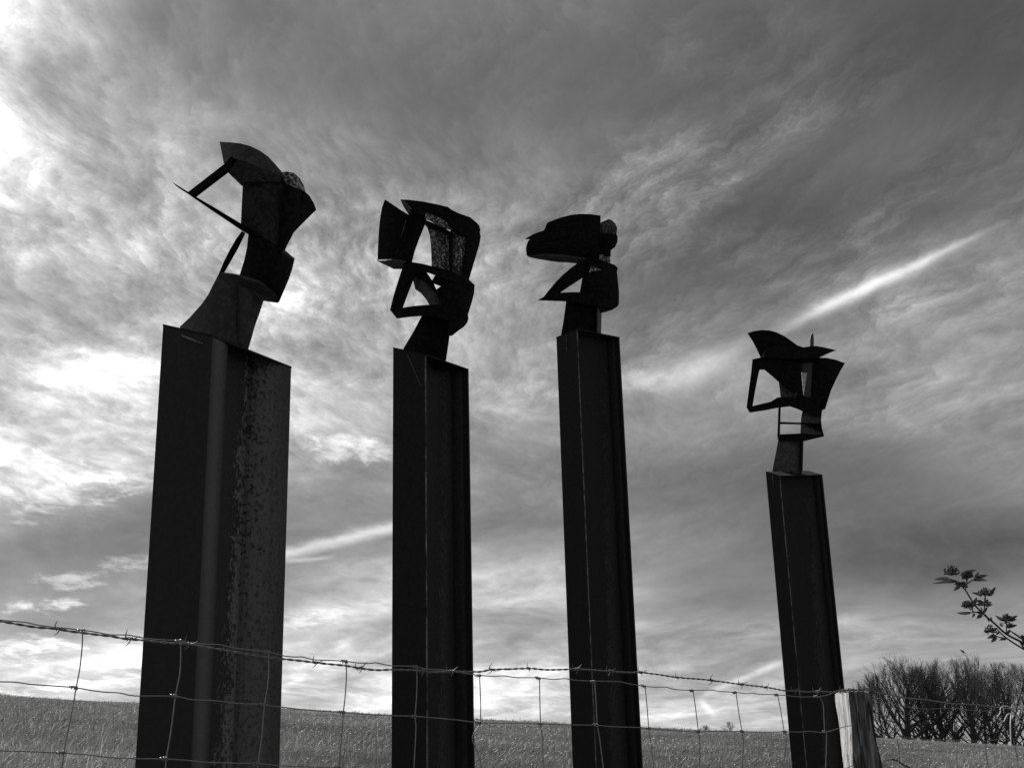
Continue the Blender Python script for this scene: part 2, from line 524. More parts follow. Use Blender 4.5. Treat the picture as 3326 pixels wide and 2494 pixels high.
out = t.nodes.new('ShaderNodeOutputMaterial'); t.links.new(mx2.outputs[0], out.inputs[0])
M_GRASS = mt

NB = 480000
# distance spread so that the blades lie evenly over the slope as it is seen
yv = np.geomspace(8.0, 75.0, 400)
el = (gy(yv) - EYE.z) / yv
wts = np.abs(np.gradient(el)) / 1.0 + 0.00008
cdf = np.cumsum(wts); cdf /= cdf[-1]
by = np.interp(npr.rand(NB), cdf, yv) + npr.randn(NB) * 0.15
bx = (npr.rand(NB) - 0.5) * 2 * (by * 0.56 + 3.0)
bz = ground(bx, by)
sc_ = np.clip(by / 16.0, 0.7, 1.7)
clump = 0.6 + 0.8 * (0.5 + 0.5 * np.sin(bx * 1.7 + np.sin(by * 1.3) * 2) * np.sin(by * 0.9 + np.sin(bx * 0.8) * 2))
hgt = (0.014 + 0.050 * npr.rand(NB) ** 2) * clump
wid = (0.0022 + 0.0030 * npr.rand(NB)) * sc_
az = npr.rand(NB) * 2 * math.pi
hgt = hgt * np.where(by < 22, 1.0 + (22 - by) / 22, 1.0) * (1 + 1.1 * (npr.rand(NB) < 0.05))
lean = 0.4 + 1.5 * npr.rand(NB)
# the wind lays the grass over towards the right
wdx = np.cos(az) * 0.6 + 0.55; wdy = np.sin(az) * 0.6 - 0.2
tip = np.stack([bx + wdx * lean * hgt, by + wdy * lean * hgt, bz + hgt], -1)
root = np.stack([bx, by, bz - 0.02], -1)
midp = (root + tip) / 2 + np.stack([-wdx * hgt * 0.12, -wdy * hgt * 0.12, hgt * 0.14], -1)
sa = npr.rand(NB) * math.pi
side = np.stack([np.cos(sa), np.sin(sa) * 0.6, np.zeros(NB)], -1) * wid[:, None]
V = np.stack([root - side, root + side, midp + side * 0.9, midp - side * 0.9, tip], 1).reshape(-1, 3)
o5 = np.arange(NB)[:, None] * 5
T3 = np.concatenate([o5 + np.array([[0, 1, 2]]), o5 + np.array([[0, 2, 3]]), o5 + np.array([[3, 2, 4]])])
me = from_arrays('grass', V, T3)
tone = np.where(npr.rand(NB) < 0.10, 0.24 + 0.22 * npr.rand(NB), 0.07 + 0.10 * npr.rand(NB))
attr = me.attributes.new('tone', 'FLOAT', 'POINT')
attr.data.foreach_set('value', np.repeat(tone, 5).astype(np.float32))
tag(link_mesh('grass', me, M_GRASS), 'tall windblown grass covering the sloping meadow', 'grass', kind='stuff')

# pale seed heads and small flowers among the grass
NF = 3200
fy = np.interp(npr.rand(NF), cdf, yv); fx = (npr.rand(NF) - 0.5) * 2 * (fy * 0.56 + 3)
fz = ground(fx, fy) + 0.03 + 0.09 * npr.rand(NF)
keep = npr.rand(NF) < (0.35 + 0.65 * (np.sin(fx * 0.9 + 2) * np.sin(fy * 0.5) > -0.1))
fx, fy, fz = fx[keep], fy[keep], fz[keep]; NF = len(fx)
r = (0.009 + 0.012 * npr.rand(NF)) * np.clip(fy / 18, 0.7, 1.5)
octv = np.array([[1, 0, 0], [-1, 0, 0], [0, 1, 0], [0, -1, 0], [0, 0, 1], [0, 0, -1]]) * np.array([1, 1, 0.7])
V = (np.stack([fx, fy, fz], -1)[:, None, :] + octv[None] * r[:, None, None]).reshape(-1, 3)
of = np.array([[0, 2, 4], [2, 1, 4], [1, 3, 4], [3, 0, 4], [2, 0, 5], [1, 2, 5], [3, 1, 5], [0, 3, 5]])
T3 = (np.arange(NF)[:, None, None] * 6 + of[None]).reshape(-1, 3)
mt, t, bs = new_mat('pale_seed_head')
bs.inputs['Base Color'].default_value = (0.75, 0.75, 0.75, 1); bs.inputs['Roughness'].default_value = 0.8
me = from_arrays('seed_heads', V, T3)
tag(link_mesh('meadow_flowers', me, mt), 'pale seed heads and small flowers scattered in the meadow grass', 'flowers', kind='stuff')


# ------------------------------------------------------------------ sculptures
def crop(x0, y0, s):
    return lambda cx, cy: (x0 + cx / s, y0 + cy / s)


class Plate:
    """cuts steel plates: outline in picture units, its own depth, bend and thickness"""
    def __init__(s, root, tr, depth):
        s.root, s.tr, s.depth = root, tr, depth     # depth(cx, cy) -> world Y of the head's mean surface

    def add(s, name, pts, mat, off=0.0, bend=None, thick=0.012, edge_on=0.0, tilt=(0, 0), under=None):
        bm = bmesh.new()
        vs = [bm.verts.new((x, y, 0)) for x, y in pts]
        f = bm.faces.new(vs); f.normal_update()
        bmesh.ops.triangulate(bm, faces=[f], ngon_method='EAR_CLIP')
        x0, x1 = min(p[0] for p in pts), max(p[0] for p in pts)
        y0, y1 = min(p[1] for p in pts), max(p[1] for p in pts)
        xm, ym = (x0 + x1) / 2, (y0 + y1) / 2
        if bend:
            axis, amt = bend
            for k in range(1, 16):
                c = (x0 + (x1 - x0) * k / 16, 0, 0) if axis == 'x' else (0, y0 + (y1 - y0) * k / 16, 0)
                n = (1, 0, 0) if axis == 'x' else (0, 1, 0)
                bmesh.ops.bisect_plane(bm, geom=bm.verts[:] + bm.edges[:] + bm.faces[:], plane_co=c, plane_no=n)
        org = s.root.location
        top = {}
        for v in bm.verts:
            cx, cy = v.co.x, v.co.y
            d = s.depth(cx, cy) + off + tilt[0] * (cx - xm) / 1000 + tilt[1] * (cy - ym) / 1000
            if bend:
                q = (cx - xm) / max(1, (x1 - x0) / 2) if bend[0] == 'x' else (cy - ym) / max(1, (y1 - y0) / 2)
                d += bend[1] * q * q
            px, py = s.tr(cx, cy)
            top[v] = (at(px, py, d), ray(px, py))
        if edge_on:
            # a plate standing edge on to the viewer: real depth along the line of sight
            ext = bmesh.ops.extrude_face_region(bm, geom=bm.faces[:])
            newv = [g for g in ext['geom'] if isinstance(g, bmesh.types.BMVert)]
            old = [v for v in bm.verts if v not in newv]
            for v in old: v.co = top[v][0] - org
            pos = {(round(v2.co.x, 3), round(v2.co.y, 3)): None for v2 in []}
            for v in newv:
                px, py = s.tr(v.co.x, v.co.y)
                cx, cy = v.co.x, v.co.y
                d = s.depth(cx, cy) + off + tilt[0] * (cx - xm) / 1000 + tilt[1] * (cy - ym) / 1000 + edge_on
                v.co = at(px, py, d) - org
        else:
            for v in bm.verts: v.co = top[v][0] - org
        bmesh.ops.recalc_face_normals(bm, faces=bm.faces[:])
        me = bpy.data.meshes.new(name); bm.to_mesh(me); bm.free()
        o = link_mesh(name, me, mat, under or s.root)
        if not edge_on:
            md = o.modifiers.new('thickness', 'SOLIDIFY'); md.thickness = thick; md.offset = 0.0
            md.use_even_offset = False
        return o


root_flange = {}


def pillar(label, Lp, Cp, Rp, Yc, phi, mat, near_curve, name='steel_sculpture', top=None):
    """a rolled I-section standing upright under a sloping cap plate"""
    phi = math.radians(phi)
    u = Vector((-math.sin(phi), math.cos(phi), 0)); v = Vector((math.cos(phi), math.sin(phi), 0))
    C = at(*Cp, Yc)

    def hit(pxy, d):
        r_ = ray(*pxy)                              # C + t d = EYE + s r (in plan)
        a_, b_, c_, d_ = d.x, -r_.x, d.y, -r_.y
        det = a_ * d_ - b_ * c_
        ex_, ey_ = EYE.x - C.x, EYE.y - C.y
        t_ = (ex_ * d_ - b_ * ey_) / det
        s_ = (a_ * ey_ - c_ * ex_) / det
        return t_, EYE + r_ * s_
    b, L = hit(Lp, u)
    h, R = hit(Rp, v)
    print('PILLAR', label[:30], 'b', round(b, 3), 'h', round(h, 3), 'Lz,Cz,Rz', round(L.z, 2), round(C.z, 2), round(R.z, 2))
    gu, gv = (L.z - C.z) / b, (R.z - C.z) / h

    def ztop(a, c): return C.z + gu * a + gv * c
    base_c = C + u * (b / 2) + v * (h / 2)
    zg = float(ground(base_c.x, base_c.y)) - 0.05
    root = thing(name, (base_c.x, base_c.y, zg + 0.05), label, 'sculpture', 'tall steel head sculptures in a row behind the fence')
    org = root.location
    cap_t = 0.009

    def prism(nm, prof, zlo, zoff, mt_):
        bm = bmesh.new()
        lay = bm.verts.layers.float.new('v')
        lo, hi = [], []
        for (a, c) in prof:
            p_ = C + u * a + v * c
            w = bm.verts.new((p_.x - org.x, p_.y - org.y, zlo - org.z)); w[lay] = c / h; lo.append(w)
            w = bm.verts.new((p_.x - org.x, p_.y - org.y, ztop(a, c) + zoff - org.z)); w[lay] = c / h; hi.append(w)
        n = len(prof)
        bm.faces.new(hi); bm.faces.new(lo[::-1])
        for k in range(n):
            bm.faces.new((lo[k], lo[(k + 1) % n], hi[(k + 1) % n], hi[k]))
        bmesh.ops.recalc_face_normals(bm, faces=bm.faces[:])
        me_ = bpy.data.meshes.new(nm); bm.to_mesh(me_); bm.free()
        o_ = link_mesh(nm, me_, mt_, root)
        return o_
    tw, tf = 0.012, 0.018
    rd = (b - tw) / 2
    # near flange with the fillet that runs into the web
    if near_curve:
        f1 = [(0, 0), (0, 0.055)] + [(rd * (1 - math.cos(a)), 0.045 + 0.19 * math.sin(a)) for a in np.linspace(0.2, math.pi / 2, 9)]
    else:
        f1 = [(0, 0), (0, tf)] + [(rd * 0.35 + (rd * 0.65) * (1 - math.cos(a)), tf + 0.035 * math.sin(a)) for a in np.linspace(0.0, math.pi / 2, 7)]
    f1m = [(b - a, c) for a, c in f1[::-1]]
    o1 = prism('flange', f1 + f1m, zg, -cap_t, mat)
    web0 = f1[-1][1]
    far = [(0, h), (0, h - 0.03)] + [(rd * (1 - math.cos(a)), h - 0.03 - 0.17 * math.sin(a)) for a in np.linspace(0.15, math.pi / 2, 9)] if near_curve else [(0, h), (0, h - tf)] + [(rd * 0.35 + rd * 0.65 * (1 - math.cos(a)), h - tf - 0.03 * math.sin(a)) for a in np.linspace(0, math.pi / 2, 7)]
    web1 = far[-1][1]
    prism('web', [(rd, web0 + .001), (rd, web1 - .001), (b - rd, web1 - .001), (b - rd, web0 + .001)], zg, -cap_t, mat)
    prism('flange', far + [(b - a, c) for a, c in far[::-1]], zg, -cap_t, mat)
    # cap plate
    e = 0.0012
    bm = bmesh.new()
    ring = []
    for (a, c) in ((-e, -e), (b + e, -e), (b + e, h + e), (-e, h + e)):
        p_ = C + u * a + v * c
        ring.append((bm.verts.new((p_.x - org.x, p_.y - org.y, ztop(a, c) - cap_t + 0.0005 - org.z)),
                     bm.verts.new((p_.x - org.x, p_.y - org.y, ztop(a, c) - org.z))))
    bm.faces.new([q[1] for q in ring]); bm.faces.new([q[0] for q in ring][::-1])
    for k in range(4):
        q, q2 = ring[k], ring[(k + 1) % 4]
        bm.faces.new((q[0], q2[0], q2[1], q[1]))
    bmesh.ops.recalc_face_normals(bm, faces=bm.faces[:])
    me_ = bpy.data.meshes.new('cap_plate'); bm.to_mesh(me_); bm.free()
    link_mesh('cap_plate', me_, M_CAP, root)
    root_flange[root.name] = o1
    return root, C, u, v, b, h, ztop


# thin drip or weld beads that stand proud on the near flange
def bead(root, C, u, v, a0, a1, z0, z1, mat=None, c=-0.003):
    p0 = C + u * a0 + v * c; p1 = C + u * a1 + v * c
    p0.z, p1.z = z0, z1
    o = tube('weld_bead', [([p0, (p0 + p1) / 2, p1], 0.0035)], 5, mat or M_EDGE, root_flange[root.name], root.location)
    return o


def edge_line(root, C, u, v, ztop):
    """slim pale corner strip on the near flange, edge light put into its colour"""
    p0 = C + u * 0.001 + v * 0.001
    zg = root.location.z
    w = 0.0035
    bm = bmesh.new()
    prof = [(-0.002, -0.002), (-0.002, w), (0.004, w), (0.004, -0.002)]
    lo, hi = [], []
    for a, c in prof:
        p_ = C + u * a + v * c - root.location
        lo.append(bm.verts.new((p_.x, p_.y, 0.0)))
        hi.append(bm.verts.new((p_.x, p_.y, ztop(a, c) - 0.016 - zg)))
    bm.faces.new(hi); bm.faces.new(lo[::-1])
    for k in range(4): bm.faces.new((lo[k], lo[(k + 1) % 4], hi[(k + 1) % 4], hi[k]))
    bmesh.ops.recalc_face_normals(bm, faces=bm.faces[:])
    me_ = bpy.data.meshes.new('lit_edge_strip'); bm.to_mesh(me_); bm.free()
    link_mesh('lit_edge_strip', me_, M_EDGE, root_flange[root.name])


# ---- first sculpture (nearest)
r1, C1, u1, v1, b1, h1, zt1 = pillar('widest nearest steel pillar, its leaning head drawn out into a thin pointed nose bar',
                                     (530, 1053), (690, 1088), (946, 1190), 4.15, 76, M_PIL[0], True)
d1 = 4.43
P1 = Plate(r1, crop(500, 420, 2.0733), lambda x, y: d1 + 0.12 * ((x - 720) / 400.0) ** 2 + (y - 700) * 0.00003)
P1.add('neck_plate', [(437, 985), (405, 1050), (370, 1120), (330, 1178), (300, 1212), (250, 1268), (184, 1330), (200, 1440), (375, 1470), (470, 1420), (548, 1455),
                      (553, 1350), (556, 1185), (560, 1112), (562, 1000)], M_NECK, 0.0, ('x', 0.05))
P1.add('neck_plate', [(562, 1000), (755, 1062), (733, 1152), (700, 1262), (630, 1475), (629, 1490), (548, 1458), (553, 1350), (558, 1185), (564, 1112)], M_NECK, 0.02, ('x', 0.05))
P1.add('jaw_shade_plate', [(455, 968), (520, 976), (583, 991), (690, 1020), (770, 1055), (820, 1095), (840, 1118), (837, 1165), (733, 1152), (640, 1080), (540, 1030), (440, 990)], M_NECK, -0.05, None, tilt=(0, 0.6))  # plate added where there is only shade under the jaw
P1.add('jaw_plate', [(645, 708), (635, 800), (618, 880), (583, 993), (690, 1018), (770, 1053), (820, 1093), (840, 1120), (836, 1165), (870, 1085), (900, 1010), (922, 945), (940, 872), (880, 825), (740, 745)], M_DARK, -0.06, ('x', 0.12))
P1.add('lip_strut', [(597, 688), (612, 697), (560, 795), (510, 885), (464, 968), (440, 985), (470, 905), (510, 822), (555, 745)], M_DARK, -0.03)
P1.add('nose_bar', [(118, 353), (150, 372), (235, 425), (272, 448), (420, 535), (595, 640), (650, 674), (740, 728), (870, 815), (870, 838), (740, 765), (645, 714), (590, 682), (420, 567), (265, 462), (238, 442), (185, 408), (150, 383)], M_DARK, -0.05, None, edge_on=0.16)
P1.add('brow_strut', [(238, 432), (485, 231), (530, 189), (548, 203), (492, 282), (273, 452)], M_DARK, -0.04, thick=0.02)
P1.add('crown_plate', [(451, 87), (520, 91), (590, 99), (650, 117), (710, 147), (765, 189), (815, 244), (857, 294), (868, 325), (700, 258), (535, 193), (485, 233), (479, 233)], M_NECK, 0.02, ('x', 0.10))
P1.add('brow_plate', [(535, 195), (700, 258), (868, 325), (870, 360), (612, 360), (606, 386), (580, 371), (530, 322), (492, 281)], M_FACE, -0.02, ('x', 0.06), tilt=(0, -0.5))
P1.add('face_plate', [(610, 335), (868, 325), (872, 500), (852, 650), (828, 805), (740, 745), (594, 648), (600, 520), (606, 400)], M_FACE, -0.04, ('x', 0.10))
P1.add('cheek_plate', [(866, 322), (892, 372), (1006, 420), (992, 500), (972, 600), (937, 692), (874, 832), (826, 802), (851, 650), (870, 500)], M_DARK, 0.0, ('x', 0.05), tilt=(0.3, 0))
P1.add('ear_plate', [(1004, 418), (1040, 450), (1070, 500), (1086, 545), (1050, 580), (990, 640), (934, 698), (975, 560), (998, 450)], M_DARK, 0.06, tilt=(0.5, 0))
P1.add('skull_disc', [(856, 294), (900, 289), (940, 299), (975, 333), (1000, 380), (1013, 420), (960, 405), (890, 378), (862, 330)], M_PALE, 0.10, ('x', 0.05))
P1.add('jaw_rim', [(872, 812), (942, 870), (940, 884), (862, 838)], M_NECK, -0.09)
bead(r1, C1, u1, v1, 0.13, 0.035, zt1(0.13, 0) - 0.03, zt1(0.035, 0) - 0.045)

# ---- second sculpture
r2, C2, u2, v2, b2, h2, zt2 = pillar('steel pillar with an open box-like head whose blunt nose plate points up',
                                     (1277, 1128), (1382, 1150), (1522, 1198), 6.5, 68, M_PIL[1], False)
d2 = 6.82
P2 = Plate(r2, crop(1180, 600, 2.5932), lambda x, y: d2 + 0.20 * ((x - 600) / 450.0) ** 2)
P2.add('skull_plate', [(318, 126), (400, 131), (520, 147), (630, 171), (710, 191), (740, 214), (800, 244), (895, 277), (945, 318), (970, 345), (979, 380), (976, 405), (983, 440), (971, 510), (926, 660), (883, 806), (826, 775), (850, 640), (880, 440), (742, 385), (690, 330), (600, 285), (525, 262), (400, 240), (385, 252), (350, 190)], M_DARK, -0.04, ('x', 0.12))
fin2 = P2.add('nose_fin', [(187, 129), (383, 258), (362, 300), (315, 465), (270, 636), (118, 637), (127, 628), (130, 520), (138, 380), (150, 270), (165, 190)], M_DARK, 0.0, ('x', 0.03))
P2.add('weld_bead', [(359, 298), (364, 300), (274, 634), (268, 634)], M_MID, -0.012, thick=0.006, under=fin2)
P2.add('nose_plate', [(383, 254), (405, 200), (530, 225), (530, 300), (516, 343), (470, 450), (430, 560), (407, 654), (355, 652), (268, 637), (315, 465), (362, 300)], M_DARK, 0.01, tilt=(0.3, 0))
P2.add('visor_facet', [(318, 127), (345, 186), (375, 235), (386, 252), (403, 205), (360, 160)], M_MID, -0.075, tilt=(0, 0.5))
P2.add('nose_floor', [(118, 637), (200, 634), (270, 635), (357, 650), (345, 706), (262, 706)], M_NECK, -0.02, tilt=(0, 1.2))
P2.add('visor_underside', [(525, 240), (600, 262), (690, 305), (745, 380), (690, 368), (640, 342), (560, 300), (525, 290)], M_PALE, -0.07, tilt=(0, 0.0))
P2.add('visor_ledge', [(518, 338), (522, 300), (640, 350), (738, 402), (738, 432), (640, 390), (546, 366)], M_DARK, -0.02)
P2.add('face_plate', [(543, 360), (565, 430), (575, 520), (581, 694), (736, 732), (736, 420), (700, 396), (640, 372)], M_PALE, 0.05, ('x', 0.04))
P2.add('face_seam', [(724, 400), (744, 400), (745, 735), (731, 732)], M_DARK, 0.02, thick=0.03)
P2.add('cheek_plate', [(740, 375), (888, 432), (872, 560), (850, 680), (827, 775), (735, 735)], M_PALE, 0.04, ('x', 0.04))
P2.add('palate_plate', [(345, 650), (407, 652), (500, 668), (580, 689), (735, 727), (826, 770), (884, 800), (932, 846), (880, 860), (700, 800), (612, 760), (533, 738), (430, 745), (335, 722)], M_DARK, -0.06, ('x', 0.05))
P2.add('lip_strut', [(350, 652), (455, 690), (415, 800), (370, 920), (325, 1042), (230, 1057), (235, 1035), (262, 930), (300, 800), (330, 715)], M_DARK, -0.03)
P2.add('tongue_edge', [(425, 735), (533, 738), (583, 815), (618, 886), (652, 952), (668, 1014), (618, 912), (560, 850), (490, 800), (418, 770)], M_DARK, 0.0)
P2.add('tongue_plate', [(418, 768), (490, 800), (560, 850), (616, 910), (652, 975), (670, 1018), (560, 1018), (530, 966), (490, 916), (444, 883), (430, 830)], M_MID, 0.03, ('x', 0.04))
P2.add('mouth_bar', [(576, 816), (610, 758), (665, 765), (700, 800), (695, 830), (662, 856), (582, 829)], M_DARK, 0.02)
P2.add('jaw_plate', [(660, 758), (826, 772), (882, 803), (931, 847), (926, 920), (905, 1000), (874, 1098), (760, 1092), (666, 1020), (652, 955), (617, 888), (662, 854), (694, 822)], M_DARK, -0.05, ('x', 0.10))
P2.add('chin_band', [(230, 1055), (325, 1040), (420, 1024), (560, 1013), (668, 1013), (780, 1040), (875, 1094), (881, 1130), (870, 1165), (840, 1200), (790, 1236), (746, 1272), (720, 1268), (720, 1150), (620, 1112), (500, 1103), (390, 1111), (286, 1126), (260, 1092)], M_DARK, -0.08, ('x', 0.08))
P2.add('neck_plate', [(500, 1098), (620, 1105), (724, 1140), (722, 1268), (715, 1330), (692, 1482), (690, 1580), (350, 1480), (343, 1382), (430, 1235)], M_DARK, 0.0, ('x', 0.05))
bead(r2, C2, u2, v2, b2 * 0.55, b2 * 0.12, zt2(b2 * 0.55, 0) - 0.03, zt2(0, 0) - 0.20, M_MID)
edge_line(r2, C2, u2, v2, zt2)

# ---- third sculpture
r3, C3, u3, v3, b3, h3, zt3 = pillar('steel pillar topped by a bird-like head with a heavy open beak',
                                     (1807, 1095), (1874, 1067), (2012, 1095), 9.0, 48, M_PIL[1], False)
d3 = 9.37
P3 = Plate(r3, crop(1660, 660, 3.319), lambda x, y: d3 + 0.16 * ((x - 750) / 550.0) ** 2)
P3.add('crown_plate', [(357, 300), (395, 214), (440, 194), (540, 157), (640, 131), (740, 119), (850, 121), (961, 137), (958, 330), (700, 275), (520, 268)], M_DARK, 0.0, ('x', 0.06))
P3.add('upper_beak', [(154, 387), (250, 335), (360, 297), (520, 264), (700, 258), (956, 285), (946, 606), (800, 602), (560, 562), (360, 552), (270, 559), (184, 576), (172, 555), (165, 500), (172, 450), (190, 410), (216, 386)], M_DARK, -0.06, ('y', 0.06))
P3.add('beak_floor', [(184, 577), (270, 562), (360, 554), (560, 562), (805, 598), (727, 649), (500, 629), (300, 600)], M_NECK, -0.03, tilt=(0, 1.0))
P3.add('skull_plate', [(958, 217), (1050, 174), (1085, 189), (1120, 224), (1138, 270), (1131, 338), (1065, 338), (950, 328)], M_SPECK, 0.08, ('x', 0.04))
P3.add('nape_plate', [(945, 325), (1131, 335), (1143, 370), (1141, 420), (1115, 476), (1070, 510), (1069, 580), (945, 560)], M_DARK, 0.02, ('x', 0.06))
P3.add('nape_plate', [(935, 552), (1062, 572), (1069, 655), (1000, 640), (935, 620)], M_PALE, 0.03)
jaw3 = P3.add('jaw_plate', [(800, 598), (945, 606), (1065, 649), (1110, 667), (1141, 695), (1141, 730), (1135, 736), (1148, 850), (1158, 960), (1156, 1090), (1140, 1116), (1090, 1150), (1030, 1170), (968, 1184), (930, 1100), (744, 968), (775, 800)], M_DARK, -0.05, ('x', 0.10))
P3.add('jaw_window', [(858, 683), (972, 718), (848, 746)], M_PALE, -0.07, thick=0.008, under=jaw3)  # pale proud plate in place of a window, light put into its colour
P3.add('lip_plate', [(727, 646), (812, 598), (802, 640), (776, 798), (640, 886), (510, 972), (350, 1017), (400, 948), (480, 850), (560, 770), (640, 705)], M_DARK, -0.03)
P3.add('chin_blade', [(296, 1047), (350, 1015), (450, 980), (550, 966), (650, 961), (750, 962), (950, 968), (1120, 1040), (1100, 1140), (930, 1105), (600, 1058), (450, 1052)], M_DARK, -0.08, ('x', 0.05))
P3.add('neck_plate', [(598, 1050), (935, 1090), (935, 1480), (700, 1460), (548, 1500), (542, 1425), (570, 1260)], M_DARK, 0.0, ('x', 0.03))
P3.add('neck_side', [(933, 1100), (969, 1175), (963, 1480), (932, 1475)], M_MID, 0.02, tilt=(3, 0))
bead(r3, C3, u3, v3, b3 * 0.52, b3 * 0.50, zt3(b3 * 0.52, 0) - 0.015, zt3(b3 * 0.5, 0) - 0.15)
edge_line(r3, C3, u3, v3, zt3)

# ---- fourth sculpture
r4, C4, u4, v4, b4, h4, zt4 = pillar('lowest farthest steel pillar, its head under a fin with a thin upright spike',
                                     (2487, 1531), (2532, 1544), (2671, 1541), 10.8, 35, M_PIL[1], False)
d4 = 11.06
P4 = Plate(r4, crop(2380, 1040, 2.962), lambda x, y: d4 + 0.18 * ((x - 620) / 450.0) ** 2)
P4.add('fin_plate', [(144, 126), (210, 105), (280, 96), (350, 99), (420, 117), (500, 157), (560, 199), (628, 250), (560, 272), (335, 272), (268, 354), (230, 270), (190, 195)], M_DARK, 0.03, ('x', 0.05))
P4.add('brow_plate', [(335, 262), (460, 261), (625, 247), (680, 265), (740, 254), (800, 251), (860, 261), (989, 290), (900, 326), (820, 364), (600, 372), (266, 360)], M_DARK, -0.06, ('x', 0.05), tilt=(0, -0.6))
P4.add('spike', [(742, 258), (742, 190), (748, 150), (758, 132), (766, 127), (774, 140), (778, 190), (777, 258)], M_MID, 0.08)
P4.add('nose_strut', [(192, 377), (266, 362), (264, 470), (254, 480), (235, 560), (210, 690), (187, 828), (190, 850), (164, 886), (136, 838), (160, 650), (180, 500)], M_DARK, 0.0)
P4.add('forehead_plate', [(262, 362), (600, 366), (770, 362), (765, 410), (655, 410), (657, 520), (678, 742), (608, 742), (610, 695), (565, 695), (440, 592), (305, 475), (256, 474)], M_DARK, -0.04, ('x', 0.04))
P4.add('face_plate', [(442, 594), (567, 695), (613, 695), (613, 742), (460, 742), (452, 660)], M_MID, 0.02)
cen4 = P4.add('centre_plate', [(653, 398), (765, 398), (744, 742), (674, 742), (660, 520)], M_NECK, -0.01, ('x', 0.03))
P4.add('centre_insert', [(662, 502), (714, 508), (700, 610), (682, 720)], M_BRIGHT, -0.022, thick=0.008, under=cen4)
P4.add('cheek_plate', [(758, 370), (820, 361), (900, 364), (980, 379), (1076, 413), (1030, 490), (985, 580), (940, 680), (886, 855), (860, 864), (838, 930), (735, 900), (740, 735)], M_DARK, -0.02, ('x', 0.07))
P4.add('jaw_band', [(136, 838), (190, 827), (370, 784), (430, 744), (460, 740), (610, 738), (745, 735), (860, 820), (886, 854), (858, 864), (838, 930), (670, 873), (620, 850), (550, 827), (440, 839), (300, 866), (164, 887)], M_DARK, -0.07, ('x', 0.08))
P4.add('mouth_bar', [(440, 838), (461, 838), (453, 1104), (431, 1108)], M_DARK, 0.0, thick=0.02)
P4.add('mouth_bar', [(448, 979), (660, 986), (842, 994), (842, 1004), (655, 1000), (448, 996)], M_DARK, -0.02, thick=0.02)
P4.add('mouth_plate', [(672, 870), (842, 926), (842, 1000), (655, 994), (660, 930)], M_MID, 0.03, ('x', 0.02))
P4.add('mouth_plate', [(655, 1000), (700, 1006), (852, 1072), (856, 1108), (652, 1092)], M_MID, 0.03, ('x', 0.02))
P4.add('mouth_side', [(690, 1000), (838, 998), (838, 925), (857, 862), (846, 960), (856, 1040), (876, 1118), (850, 1108), (851, 1072)], M_DARK, 0.0)
P4.add('chin_plate', [(431, 1105), (452, 1099), (655, 1089), (852, 1104), (877, 1118), (680, 1163), (440, 1156)], M_DARK, -0.06, ('x', 0.05))
P4.add('neck_plate', [(440, 1150), (656, 1158), (654, 1300), (650, 1478), (383, 1450), (420, 1260)], M_MID, 0.0, ('x', 0.02))
P4.add('neck_side', [(656, 1160), (675, 1160), (667, 1450), (654, 1455)], M_DARK, 0.0, tilt=(3, 0))
P4.add('gusset', [(396, 1452), (418, 1432), (440, 1456)], M_DARK, -0.04)
P4.add('gusset', [(540, 1470), (560, 1448), (584, 1473)], M_DARK, -0.04)
P4.add('gusset', [(632, 1478), (652, 1452), (668, 1478)], M_DARK, -0.04)
bead(r4, C4, u4, v4, b4 * 0.5, b4 * 0.48, zt4(b4 * 0.5, 0) - 0.015, zt4(b4 * 0.48, 0) - 0.16)
edge_line(r4, C4, u4, v4, zt4)

# ------------------------------------------------------------------ fences
FA = at(265, 2045, 3.1); FB = at(2780, 2250, 5.15)
FD = Vector((FB.x - FA.x, FB.y - FA.y, 0)).normalized(); FN = Vector((-FD.y, FD.x, 0))


def on_plane(px, py, A, N, off=0.0):
    r_ = ray(px, py)
    s_ = ((A - EYE).dot(N) + off) / r_.dot(N)
    return EYE + r_ * s_


def fpts(tr, pts, off=0.0):
    return [on_plane(*tr(x, y), FA, FN, off) for x, y in pts]


cA, cB, cC, cDp, cE = crop(0, 1960, 2.4578), crop(850, 2080, 2.6024), crop(1650, 2080, 2.3284), crop(2600, 2150, 4.8225), crop(2750, 2100, 3.8403)
g0 = FA - FD * 0.6
fence = thing('wire_mesh_fence', (g0.x, g0.y, float(ground(g0.x, g0.y))), 'slack galvanised wire mesh fence running in front of all the steel pillars', 'fence')
WR = 0.00175


def wire(name, pts, parent, r_=WR, mat=M_WIRE, sub=4):
    return tube(name, [(spline(pts, sub), r_)], 6, mat, parent, parent.location)


topw = fpts(cA, [(-160, 105), (0, 130), (200, 148), (300, 170), (440, 188), (640, 208), (760, 225), (880, 247), (1020, 250), (1160, 275), (1250, 285), (1420, 295), (1560, 318), (1740, 325), (1870, 352), (2085, 378)]) \
    + fpts(cB, [(60, 95), (185, 127), (280, 137), (350, 138), (440, 160), (550, 165), (690, 172), (820, 187), (930, 190), (965, 186), (1090, 210), (1280, 217), (1400, 240), (1540, 247), (1700, 272), (1830, 290), (1950, 300), (2050, 297)]) \
    + fpts(cC, [(60, 278), (220, 280), (340, 292), (430, 286), (500, 297), (650, 305), (830, 308), (900, 322), (1010, 340), (1100, 350), (1190, 350), (1260, 367), (1380, 375), (1430, 375), (1540, 373), (1600, 382), (1720, 390), (1800, 400), (1850, 395), (1900, 404), (2030, 408)]) \
    + fpts(cDp, [(0, 540), (120, 540), (240, 537), (360, 525), (450, 505), (500, 480), (600, 470), (700, 455)])
wire('line_wire', topw, fence)
